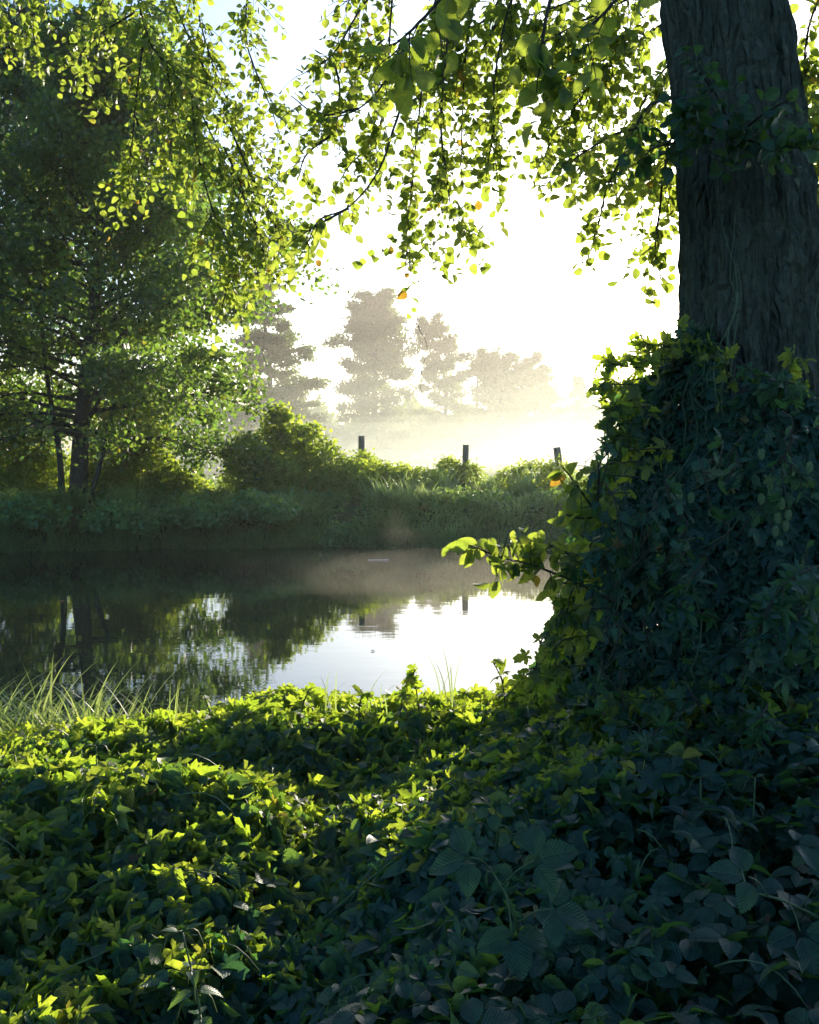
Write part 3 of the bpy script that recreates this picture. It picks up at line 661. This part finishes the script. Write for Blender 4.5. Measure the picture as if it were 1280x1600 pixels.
def leafy_branch(root, stems, ntw, tl, size, droop=.75, seed=0, mleaf=None, tmpl=T_ALDER, sp=.024, tiprad=.0012, r0=.008, bare=.0, jitter=.35, name='bough', leafvar=None, spread3=1.0, dens=1.9, face=.25, onmain=0, wid=1.0):
    """stems: list of polylines [(px,py,D)...]; side twigs hang from them, leaves alternate along the twigs"""
    if len(stems) > 1:
        return sum(leafy_branch(root, [q], ntw, tl, size, droop, seed, mleaf, tmpl, sp, tiprad, r0, bare, jitter, name, leafvar, spread3, dens, face, onmain, wid) for q in stems)
    bg_ = G(); LP = []; LF = []; LS = []
    def leaves_along(pts, n, s0=.15):
        s = np.linspace(s0, 1, n) + U(-.4, .4, n) / n; s = np.clip(s, 0, 1); k = s * (len(pts) - 1); i = np.minimum(k.astype(int), len(pts) - 2)
        p = pts[i] + (pts[i + 1] - pts[i]) * (k - i)[:, None]; t = nrm(pts[i + 1] - pts[i])
        side = nrm(np.cross(t, rdir(n, 0))); f = nrm(t * .35 + side * .9 + np.array([0, 0, -.25]) + rng.normal(0, jitter * .6, (n, 3)))
        LP.append(p + f * .012); LF.append(f); LS.append(U(.7, 1.25, n) * size)
        return p
    for st in stems:
        c = spline([P(*q) for q in st], 30); L_ = np.linalg.norm(np.diff(c, axis=0), axis=1).sum()
        c = c + np.cumsum(rng.normal(0, .002 * L_, c.shape), 0) * .4
        tube(bg_, c, np.linspace(r0, .003, 30), 6)
        if onmain: leaves_along(c, max(3, int(L_ / onmain)), .12)
        m_ = max(1, int(ntw * dens * L_))
        for j in range(m_):
            q = U(.05, 1); k = q * 29; i = min(int(k), 28); b = c[i] + (c[i + 1] - c[i]) * (k - i); t = nrm(c[i + 1] - c[i])
            l = tl * U(.4, 1.2); d0 = nrm(t * .6 + rdir(1)[0] * np.array([1, spread3, 1]) * .9 + np.array([0, 0, -droop * .5]))
            s = np.linspace(0, 1, 7)[:, None]
            tp = b + d0 * l * s + np.array([0, 0, -droop * .5 * l]) * s ** 2 + np.cumsum(rng.normal(0, .02 * l, (7, 3)), 0)
            tube(bg_, tp, np.linspace(.0026, tiprad, 7), 4)
            if U(0, 1) > bare: leaves_along(tp, max(3, int(l / sp)), .1)
            if l > .35:
                for e in range(2):
                    q2 = tp[rng.integers(1, 6)]; l2 = l * U(.25, .5); d2 = nrm(d0 + rdir(1)[0] * .8 + np.array([0, 0, -.3]))
                    tp2 = q2 + d2 * l2 * s + np.array([0, 0, -droop * .3 * l2]) * s ** 2
                    tube(bg_, tp2, np.linspace(.002, .001, 7), 3); leaves_along(tp2, max(3, int(l2 / sp)), .1)
    if not LP: leaves_along(c, 6, .3)
    LP = np.concatenate(LP); LF = np.concatenate(LF); LS = np.concatenate(LS); n = len(LP)
    u = nrm(rdir(n, .5) + np.array([0, -face, 0])); g = G(); scatter(g, tmpl, LP, LF, u, LS, wid, None, .3)
    o = part(bg_, name, M_TWIG, root)
    part(g, 'leaves', mleaf or M_ALDER, o)
    return n

tot = 0
# left bough hanging down (the dense one)
tot += leafy_branch(old, [[(190, -120, 6.6), (225, 40, 6.5), (250, 90, 6.5), (300, 150, 6.4), (340, 230, 6.3), (385, 320, 6.2), (410, 395, 6.2)],
    [(300, 150, 6.4), (305, 220, 6.4), (330, 320, 6.3), (360, 400, 6.3), (345, 480, 6.3)],
    [(225, 60, 6.5), (215, 130, 6.4), (205, 230, 6.4), (200, 270, 6.4)],
    [(260, 95, 6.5), (270, 180, 6.6), (262, 260, 6.6)],
    [(350, 230, 6.3), (380, 300, 6.5), (385, 390, 6.5)],
    [(210, 20, 6.5), (150, 60, 6.3), (110, 110, 6.3)]], 19, .34, .048, name='bough', dens=1.35)
tot += leafy_branch(old, [[(230, -120, 7), (270, 0, 7), (310, 90, 7), (360, 180, 7), (395, 250, 7), (400, 290, 7)],
    [(300, -80, 7), (310, 20, 7), (335, 110, 7), (370, 190, 7)],
    [(150, -100, 7), (80, -20, 7), (40, 40, 7)], [(100, -100, 7), (20, -30, 7), (-20, 20, 7)], [(390, -60, 7), (385, 60, 7), (415, 150, 7), (440, 220, 7)], [(360, 200, 6.8), (400, 290, 6.8), (430, 350, 6.8), (440, 400, 6.8)], [(200, -90, 7), (160, 0, 7), (140, 40, 7)]], 17, .32, .05, name='bough', dens=1.5)
# sprigs between the left bough and the middle
tot += leafy_branch(old, [[(620, -60, 6), (560, 20, 6), (520, 85, 6), (480, 115, 6)], [(520, 85, 6), (530, 150, 6), (500, 210, 6)],
    [(640, 60, 5.8), (600, 130, 5.8), (560, 170, 5.8), (500, 190, 5.8)], [(560, 170, 5.8), (500, 180, 5.9), (455, 150, 6)], [(520, 210, 5.9), (480, 240, 6), (465, 280, 6)], [(600, 60, 6), (560, 110, 6), (540, 200, 6)], [(545, 325, 5.6), (500, 350, 5.6), (462, 372, 5.6)]], 11, .2, .055, name='bough')
tot += leafy_branch(old, [[(650, 90, 5.6), (615, 200, 5.6), (590, 270, 5.6), (545, 325, 5.6), (500, 345, 5.6), (480, 385, 5.6)]], 7, .16, .055, name='bough')
# middle curtain
tot += leafy_branch(old, [[(720, -120, 5.8), (690, 0, 5.8), (665, 110, 5.8), (650, 230, 5.8), (640, 330, 5.8), (635, 420, 5.8)],
    [(700, -100, 5.5), (700, 60, 5.5), (690, 180, 5.5), (700, 280, 5.5), (710, 350, 5.5)],
    [(620, -100, 6.1), (610, 40, 6.1), (600, 170, 6.1), (575, 250, 6.1)],
    [(760, -80, 5.6), (730, 60, 5.6), (722, 180, 5.6), (720, 260, 5.6)], [(600, -80, 6), (560, -20, 6), (540, 10, 6)]], 13, .30, .055, name='bough')
tot += leafy_branch(old, [[(860, -120, 5.6), (800, 0, 5.6), (775, 110, 5.6), (770, 200, 5.6), (760, 270, 5.6)],
    [(800, -90, 5.9), (760, 30, 5.9), (640, 60, 5.9), (560, 90, 6)], [(780, 30, 5.9), (740, 100, 5.9), (700, 140, 5.9)]], 14, .26, .052, name='bough')
# upper right
tot += leafy_branch(old, [[(1080, -60, 5.4), (980, 0, 5.5), (900, 40, 5.6), (820, 90, 5.6)], [(1040, -80, 6), (940, -20, 6), (840, 20, 6), (760, 30, 6)],
    [(1060, 20, 5.6), (990, 70, 5.6), (930, 120, 5.6), (890, 180, 5.6)], [(1060, 80, 6), (1010, 150, 6), (990, 220, 6), (1010, 300, 6)],
    [(900, 60, 5.8), (880, 130, 5.8), (850, 170, 5.8)]], 19, .36, .058, name='bough')
tot += leafy_branch(old, [[(1060, 150, 4.9), (1010, 170, 4.9), (980, 230, 4.9), (950, 290, 4.9), (935, 350, 4.9), (925, 380, 4.9)],
    [(1060, 210, 5.2), (1040, 260, 5.2), (1030, 340, 5.2), (1025, 390, 5.2), (1035, 440, 5.2)], [(1000, 200, 5), (960, 210, 5), (910, 240, 5), (875, 265, 5)]], 16, .18, .055, name='bough')
# near big leaves top middle
tot += leafy_branch(old, [[(760, -120, 3.2), (700, -20, 3.1), (650, 40, 3.0), (615, 70, 3.0)], [(900, -120, 3.3), (860, 0, 3.2), (845, 80, 3.2), (850, 110, 3.2)], [(1010, -100, 3.4), (960, 0, 3.3), (900, 60, 3.3)]], 7, .13, .075, name='bough')
# right of the trunk
tot += leafy_branch(old, [[(1330, -100, 5.4), (1270, 20, 5.4), (1255, 120, 5.5), (1270, 220, 5.5)], [(1340, 50, 5.6), (1290, 160, 5.6), (1275, 300, 5.6), (1290, 420, 5.6)], [(1340, 250, 6), (1290, 330, 6), (1300, 430, 6)]], 22, .22, .062, name='bough')
# shoots growing out of the bark
tot += leafy_branch(old, [[(1150, 215, 4.7), (1100, 190, 4.5), (1070, 180, 4.4)], [(1150, 215, 4.7), (1190, 180, 4.45), (1240, 150, 4.3)], [(1150, 215, 4.7), (1120, 150, 4.5), (1090, 110, 4.4)], [(1160, 215, 4.7), (1210, 230, 4.4), (1250, 225, 4.3)],
    [(1150, 215, 4.7), (1060, 220, 4.5), (1010, 235, 4.5)]], 17, .13, .06, droop=.3, name='shoot', mleaf=M_BRAMBLE)
print('canopy leaves', tot)
# bare hanging twigs
g = G()
for st in ([(716, 330, 5.5), (722, 400, 5.5), (712, 440, 5.5), (711, 495, 5.5)], [(655, 430, 5.6), (653, 500, 5.6), (668, 540, 5.6), (655, 590, 5.6), (668, 632, 5.6)], [(730, 300, 5.5), (742, 340, 5.5), (738, 420, 5.5)], [(680, 330, 5.5), (672, 380, 5.5), (680, 428, 5.5)],
           [(690, 60, 5.4), (705, 160, 5.4), (718, 240, 5.4), (740, 300, 5.4)], [(700, 60, 5.4), (690, 170, 5.4), (694, 260, 5.4), (720, 330, 5.4)], [(670, 90, 5.4), (668, 200, 5.4), (660, 300, 5.4), (668, 350, 5.4)]):
    tube(g, spline([P(*q) for q in st], 16) + np.cumsum(rng.normal(0, .003, (16, 3)), 0), np.linspace(.002, .0009, 16), 4)
part(g, 'hanging_twigs', M_TWIG, old)['kind'] = 'stuff'

# ================================================================ hop vine on the trunk base
def hopvine():
    r = thing('hop_vine', (1.66, 4.9, .55), 'great dark heap of climbing hops wrapping the foot of the big trunk', 'climbing plant')
    n = 36000
    z = U(.45, 2.78, n)
    # left outline in photo pixels by height, turned into a radius about the trunk
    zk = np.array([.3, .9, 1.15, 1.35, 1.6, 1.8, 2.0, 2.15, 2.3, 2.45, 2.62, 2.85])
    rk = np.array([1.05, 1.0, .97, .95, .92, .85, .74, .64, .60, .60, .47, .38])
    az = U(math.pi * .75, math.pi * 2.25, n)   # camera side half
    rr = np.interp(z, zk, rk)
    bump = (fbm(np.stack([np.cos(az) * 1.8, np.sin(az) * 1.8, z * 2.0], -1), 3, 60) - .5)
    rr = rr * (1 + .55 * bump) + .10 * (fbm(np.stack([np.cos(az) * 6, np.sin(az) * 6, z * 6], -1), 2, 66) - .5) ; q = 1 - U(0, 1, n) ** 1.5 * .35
    cx = 1.68; cy = 4.85
    zlim = 2.36 + .5 * (fbm(np.stack([az * 2.2, 0 * az, 0 * az], -1), 3, 77) - .4) + .30 * np.exp(-((az - 3.3) / .5) ** 2)
    kk = z < zlim; z, az, rr, q = z[kk], az[kk], rr[kk], q[kk]; n = len(z)
    pos = np.stack([cx + rr * q * np.cos(az), cy + rr * q * np.sin(az) * .95, z], -1)
    out = np.stack([np.cos(az), np.sin(az), np.full(n, .25)], -1)
    f = nrm(out * .5 + np.array([0, 0, -.9]) + rdir(n) * .7); u = nrm(out + rdir(n, .5) * .8)
    g = G(); h = rng.random(n) < .55; s = U(.03, .05, n) + U(0, 1, n) ** 3 * .045
    scatter(g, T_HOP, pos[h], f[h], u[h], s[h], 1, None, .3); scatter(g, T_HOP3, pos[~h], f[~h], u[~h], s[~h], 1, None, .3)
    part(g, 'leaves', M_HOPSHADE, r)
    # core stems
    sg = G()
    for i in range(110):
        a0 = U(math.pi * .8, math.pi * 2.2); z0 = U(.6, 2.4); zs = z0 + np.linspace(0, U(.3, .9), 10)
        az_ = a0 + np.cumsum(rng.normal(0, .06, 10)); rad = np.interp(zs, zk, rk) * U(.8, 1.04)
        tube(sg, np.stack([cx + rad * np.cos(az_), cy + rad * .95 * np.sin(az_), zs], -1), np.linspace(.003, .0012, 10), 4)
    part(sg, 'stem', M_STEM, r)
    # hop cones
    for (px, py, D) in ((1190, 770, 3.75), (1205, 762, 3.75), (1222, 778, 3.75), (1215, 800, 3.75), (1228, 812, 3.75), (1212, 820, 3.75), (1232, 795, 3.75), (1218, 842, 3.75), (1062, 765, 3.8), (1080, 768, 3.8), (1265, 720, 3.7), (1190, 700, 3.75)):
        c = P(px, py, D); cg = G(); k = 26; th = np.arange(k) * 2.4; t = np.linspace(0, 1, k)
        rr_ = .009 * np.sin(t * 2.7 + .35); p_ = c + np.stack([rr_ * np.cos(th), rr_ * np.sin(th), -.032 * t], -1)
        o_ = np.stack([np.cos(th), np.sin(th), 0 * th], -1)
        scatter(cg, T_ROUND, p_, nrm(o_ * .35 + np.array([0, 0, -1])), o_, np.full(k, .014)); part(cg, 'hop_cone', M_CONE, r)
    # sprays of hop shoots standing off the heap
    ST = []
    for (px, py, D, dx, dy) in ((1050, 550, 4.7, -40, -10), (1000, 590, 4.5, -50, 15), (975, 620, 4.4, -30, 40), (985, 650, 4.4, -25, 40), (970, 600, 4.4, -35, 5), (1010, 700, 4.3, -40, 10), (960, 745, 4.2, -30, -10),
        (930, 800, 4.1, -40, 5), (920, 860, 4.1, -35, 20), (900, 930, 4.0, -30, 40), (900, 990, 4.0, -40, 30), (880, 1040, 4.1, -50, 5), (1000, 640, 4.3, -20, 60), (940, 830, 4.1, -30, 50), (905, 900, 4.0, -20, 60), (1090, 540, 4.6, -30, -30), (1150, 600, 4.3, -20, -40), (1230, 600, 4.3, 10, -40), (1000, 575, 4.5, -50, -10), (985, 635, 4.4, -35, 10), (1030, 560, 4.6, -40, 10), (975, 670, 4.35, -20, 30), (965, 720, 4.25, -30, 15), (945, 770, 4.15, -35, 10), (915, 950, 4.0, -35, 10), (1020, 545, 4.6, -20, -25)):
        ST.append([(px + 40, py, D), (px + dx * .4, py + dy * .3, D - .05), (px + dx, py + dy, D - .08)])
    S1 = len(ST)
    S2 = [[(1290, 880, 3.5), (1245, 900, 3.35), (1205, 940, 3.3), (1185, 1000, 3.3)], [(1290, 930, 3.5), (1250, 960, 3.3), (1235, 1020, 3.3)], [(1150, 560, 4.3), (1190, 590, 4.2), (1240, 600, 4.1)], [(1100, 880, 3.7), (1075, 910, 3.55), (1060, 960, 3.5)], [(1000, 860, 4.0), (965, 850, 3.8), (935, 880, 3.75)], [(1060, 1120, 3.6), (1020, 1150, 3.4), (990, 1200, 3.35)], [(1200, 1100, 3.5), (1180, 1140, 3.35), (1190, 1190, 3.3)]]
    leafy_branch(r, S2, 9, .16, .065, .6, name='shoot', r0=.004, sp=.04, tmpl=T_HOP, mleaf=M_HOPSHADE, face=.7, onmain=.04)
    for k in range(46):
        px = U(930, 1290); py = U(640, 1180); D = U(3.55, 3.95)
        ST.append([(px, py, D + .1), (px + U(-20, 20), py + 20, D - .03), (px + U(-50, 50), py + U(50, 110), D)])
    leafy_branch(r, ST[:S1], 8, .12, .052, .5, name='shoot', r0=.003, sp=.035, tmpl=T_HOP3, mleaf=M_HOP, face=.5, onmain=.03)
    leafy_branch(r, ST[S1:], 5, .12, .045, .5, name='shoot', r0=.003, sp=.035, tmpl=T_HOP3, mleaf=M_HOPSHADE, face=.5)
    tg = G(); a_ = np.linspace(0, 1, 30)
    tube(tg, np.array([P(955 - 32 * math.sin(t * 5.2) * (1 if t < .6 else .9), 632 + 7 * math.cos(t * 7), 4.25) for t in a_]), np.linspace(.0018, .001, 30), 4)
    part(tg, 'tendril', M_TWIG, r)
hopvine()

# ---- the bright twig reaching out over the water
def sapling(label, stems, ntw, tl, size, loc, name='alder_shoot'):
    r = thing(name, loc, label, 'leafy shoot', 'bright shoots beside the hops')
    leafy_branch(r, stems, ntw, tl, size, .15, name='stem', r0=.006, sp=.04, jitter=.25, face=.6, onmain=.017, wid=.72)
sapling('bright backlit alder twig stretching left over the water from the hops', [[(960, 940, 3.9), (890, 905, 3.85), (830, 882, 3.8), (780, 868, 3.75), (725, 848, 3.7)], [(930, 900, 3.9), (880, 860, 3.85), (830, 845, 3.8)]], 11, .12, .068, tuple(P(960, 940, 3.9)))
sapling('upright backlit shoot with a few round leaves beside the leaning post', [[(960, 830, 3.9), (925, 790, 3.85), (900, 755, 3.8), (880, 730, 3.8)], [(960, 800, 3.9), (915, 810, 3.85), (885, 805, 3.8)]], 6, .07, .06, tuple(P(960, 830, 3.9)))

# ---- individual plants standing out of the undergrowth
def bramble_shoot(label, base, mid, tip, D, leaves, size, var=.3):
    b = P(*base, D + .1); r = thing('bramble_shoot', tuple(b), label, 'bramble', 'bramble shoots in the near shade')
    c = spline([b, P(*mid, D), P(*tip, D)], 20); g = G(); tube(g, c, np.linspace(.005, .0025, 20), 6)
    for (px, py, ox, oy) in leaves:
        p0 = c[np.argmin(np.linalg.norm(c - P(px, py, D), axis=1))]; c0 = P(px + ox, py + oy, D - .05); tube(g, spline([p0, (p0 + c0) / 2 + [0, 0, .01], c0], 6), .0018, 4)
        lg = G(); F = nrm(c0 - p0 + np.array([0, 0, .0])); up = nrm(np.array([U(-.3, .3), -.65, .8]))
        F = nrm(F - up * F.dot(up)); S = np.cross(F, up)
        for ang, k in ((0, 1.0), (1.3, .85), (-1.3, .85)):
            d = F * math.cos(ang) + S * math.sin(ang)
            scatter(lg, T_BRAMBLE, np.array([c0 + d * .015]), np.array([d]), np.array([up]) + rdir(1) * .15, np.array([size * k]), 1, np.array([var]), .15)
        part(lg, 'leaf', M_BRAMBLE, r)
    part(g, 'stem', M_STEM, r)
bramble_shoot('bramble shoot with a pale curved stem at the bottom centre', (825, 1520), (800, 1420), (765, 1355), 2.25, [(770, 1360, -35, -20), (785, 1385, 50, -40), (815, 1450, 45, -30), (790, 1400, 10, 60), (822, 1500, 70, 30)], .088)
bramble_shoot('small bright bramble tip standing up in the shade', (775, 1330), (778, 1300), (775, 1270), 2.7, [(775, 1275, -2, -10), (776, 1290, 22, 8)], .05, 1.0)
bramble_shoot('bramble cane arching in at the right edge of the shade', (1290, 1440), (1230, 1410), (1180, 1395), 2.3, [(1200, 1400, -30, -30), (1240, 1415, 10, 40), (1270, 1430, 20, -60)], .085)
def nettle(px, py, D, h, label, lean=(0, 0), s=.085):
    top = P(px, py, D); b = top - np.array([lean[0], lean[1], h]); r = thing('nettle', tuple(b), label, 'nettle', 'nettles rising from the undergrowth')
    c = spline([b, (b + top) / 2 + [.01, 0, 0], top], 14); g = G(); tube(g, c, np.linspace(.004, .002, 14), 6)
    lg = G()
    for k in range(6):
        q = 1 - k * .16; p_ = c[int(q * 13)]; a = k * 1.57 + .4
        for sgn in (0, math.pi):
            f = np.array([math.cos(a + sgn), math.sin(a + sgn), -.25 + .5 * (k == 0)]); ss = s * (.45 + .13 * k)
            scatter(lg, T_NETTLE, np.array([p_ + f * .01]), np.array([f]), np.array([[0, 0, 1.0]]) + rdir(1) * .1, np.array([min(ss, s * 1.1)]), 1, None, .15)
            for e in range(2):
                fp = spline([p_, p_ + f * .03 + [0, 0, -.01], p_ + f * .045 + [0, 0, -.05]], 6); tube(g, fp, .0022, 4, .9)
    part(g, 'stem', M_STEM, r); part(lg, 'leaves', M_NETTLE, r)
nettle(285, 1455, 2.15, .35, 'nettle with hanging flower strings at the bottom left', (-.05, 0))
nettle(150, 1165, 3.5, .3, 'pale flowering nettle catching the sun on the left', (.02, 0), .07)
nettle(1180, 1215, 2.9, .3, 'thin nettle spire standing before the dark hops at the right', (.03, 0), .065)
nettle(1095, 1215, 2.95, .28, 'thin nettle spire left of its taller neighbour before the dark hops', (.02, 0), .065)
nettle(930, 1590, 1.95, .3, 'small nettle deep in the shade at the bottom edge', (.0, 0), .06)

def crest_shoot(px, py, D, h, dx, label):
    b = P(px, py, D); b[2] -= h; r = thing('hop_shoot', tuple(b), label, 'hop shoot', 'hop shoots on the crest of the near bank')
    t = P(px + dx, py, D)
    leafy_branch(r, [[(px, py + h / D * FPX, D), (px + dx * .3, py + .4 * h / D * FPX, D), (px + dx, py, D)]], 4, .07, .05, .2, name='stem', r0=.003, sp=.035, tmpl=T_HOP3, mleaf=M_HOP, face=.4, onmain=.03)
for a in ((625, 1045, 4.5, .22, 25, 'upright yellow-green shoot left of the middle of the water edge'), (655, 1052, 4.5, .18, -15, 'shorter shoot crowding the upright yellow-green one on its right'), (790, 1035, 4.4, .2, -20, 'thin sunlit shoot in front of the brightest water'),
          (835, 1000, 4.2, .25, 12, 'tall leafy shoot where the hops meet the water'), (470, 1080, 4.6, .15, 12, 'low shoot on the crest below the reflected sky'), (560, 1082, 4.6, .14, 8, 'small shoot on the crest between two larger ones'), (330, 1090, 4.6, .14, -10, 'low shoot at the left end of the leafy crest')):
    crest_shoot(*a)
g = G()
for (px, py, D, m_) in ((510, 1100, 4.7, 5), (700, 1080, 4.6, 7), (590, 1105, 4.6, 5), (255, 1140, 4.8, 6)):
    c = P(px, py, D); blades(g, c + rng.normal(0, .04, (m_, 3)) * [1, 1, .2] - [0, 0, .05], U(.15, .32, m_), .006, U(.2, 1.2, m_), nseg=8)
tag(g.build('crest_grass', M_SEDGE), 'scattered grass blades poking above the near bank', None, None, 'stuff')

g = G(); n = 70; fx_ = U(-7, 6, n); fy_ = np.where(rng.random(n) < .6, water_far(fx_) - U(.3, 3, n), U(8.5, 19, n))
scatter(g, T_ALDER, np.stack([fx_, fy_, np.full(n, .006)], -1), rdir(n) * [1, 1, 0] + [0, 0, .001], np.tile([0, 0, 1.0], (n, 1)), U(.04, .07, n), .8)
tag(g.build('fallen_leaves', M_DEAD), 'a few fallen leaves floating on the river', None, None, 'stuff')
# twig floating by the far bank
g = G(); tube(g, spline([P(575, 876, 19.6) * [1, 1, 0] + [0, 0, .01], P(607, 876, 19.6) * [1, 1, 0] + [0, 0, .015]], 8), .012, 6)
tag(g.build('floating_twig', M_TAPE), 'thin pale twig floating on the dark water near the far bank', 'twig')

# ================================================================ mist and haze
def blob_mist(name, label, blobs, mat):
    for b in blobs:
        (x, y, z, rx, ry, rz) = b
        nu, nv = 17, 40; th = np.linspace(0, math.pi, nu + 2)[1:-1]; ph = np.linspace(0, 2 * math.pi, nv, endpoint=False)
        TH, PH = np.meshgrid(th, ph, indexing='ij'); k = np.arange(nv); k2 = (k + 1) % nv; e_ = nu * nv
        V = np.stack([x + rx * np.sin(TH) * np.cos(PH), y + ry * np.sin(TH) * np.sin(PH), z + rz * np.cos(TH)], -1).reshape(-1, 3)
        V = np.concatenate([V, [[x, y, z + rz], [x, y, z - rz]]])
        T = np.concatenate([grid_tris(nu, nv, True)[:, ::-1], np.stack([np.full(nv, e_), k, k2], 1), np.stack([np.full(nv, e_ + 1), e_ - nv + k2, e_ - nv + k], 1)])
        # outward facing, so that light enters and leaves the volume properly
        a_, b_, c_ = V[T[:, 0]], V[T[:, 1]], V[T[:, 2]]; nn = np.cross(b_ - a_, c_ - a_); flip = (nn * ((a_ + b_ + c_) / 3 - [x, y, z]) / np.array([rx, ry, rz]) ** 2).sum(1) < 0
        T[flip] = T[flip][:, ::-1]
        g = G(); g.add(V, T)
        o = g.build(name, mat)
        tag(o, label, None, None, 'stuff')
M_HAZE = volmat('haze_air', (1.0, .97, .92), .00035, .6)
M_UNUSED = None if True else volmat('meadow_mist', (.90, .97, .86), .0016, .5)
hz = bpy.data.meshes.new('haze'); x0, x1, y0, y1, z0, z1 = -260, 260, -8, 330, -1.8, 27
hz.from_pydata([(x0, y0, z0), (x1, y0, z0), (x1, y1, z0), (x0, y1, z0), (x0, y0, z1), (x1, y0, z1), (x1, y1, z1), (x0, y1, z1)], [],
               [(0, 3, 2, 1), (4, 5, 6, 7), (0, 1, 5, 4), (1, 2, 6, 5), (2, 3, 7, 6), (3, 0, 4, 7)])
hz.materials.append(M_HAZE); ho = bpy.data.objects.new('haze', hz); COL.objects.link(ho); tag(ho, 'pale morning haze filling the air', None, None, 'stuff')
blob_mist('mist', 'low bank of bright mist lying on the meadow', [(10, 78, .3, 75, 44, 1.8), (22, 74, .4, 60, 36, 2.7), (4, 82, .5, 70, 42, 3.7), (30, 88, .5, 75, 40, 4.9)], volmat('meadow_mist', (.93, .98, .86), .0017, .45))
blob_mist('mist', 'upper layers of the mist bank before the far trees', [(-6, 84, .5, 80, 46, 6.3), (16, 92, .5, 85, 48, 8.2), (6, 94, .5, 90, 50, 10.5)], volmat('upper_mist', (.91, .97, .86), .0008, .45))
blob_mist('mist', 'tall thin mist between the meadow and the far trees', [(10, 100, 2, 110, 66, 24)], volmat('thin_mist', (1.0, .96, .88), .0007, .5))
blob_mist('mist', 'thin wisps of vapour rising from the river', [(.8, 17.0, .05, 2.6, 2.6, .40), (-1.2, 18.0, .05, 2.2, 2.0, .28), (1.8, 16, .05, 2.6, 2.2, .3), (-.25, 19.3, .4, .3, .35, .65), (-.1, 19.2, .2, .5, .5, .5)], volmat('river_mist', (1.0, .92, .78), .013, .5))
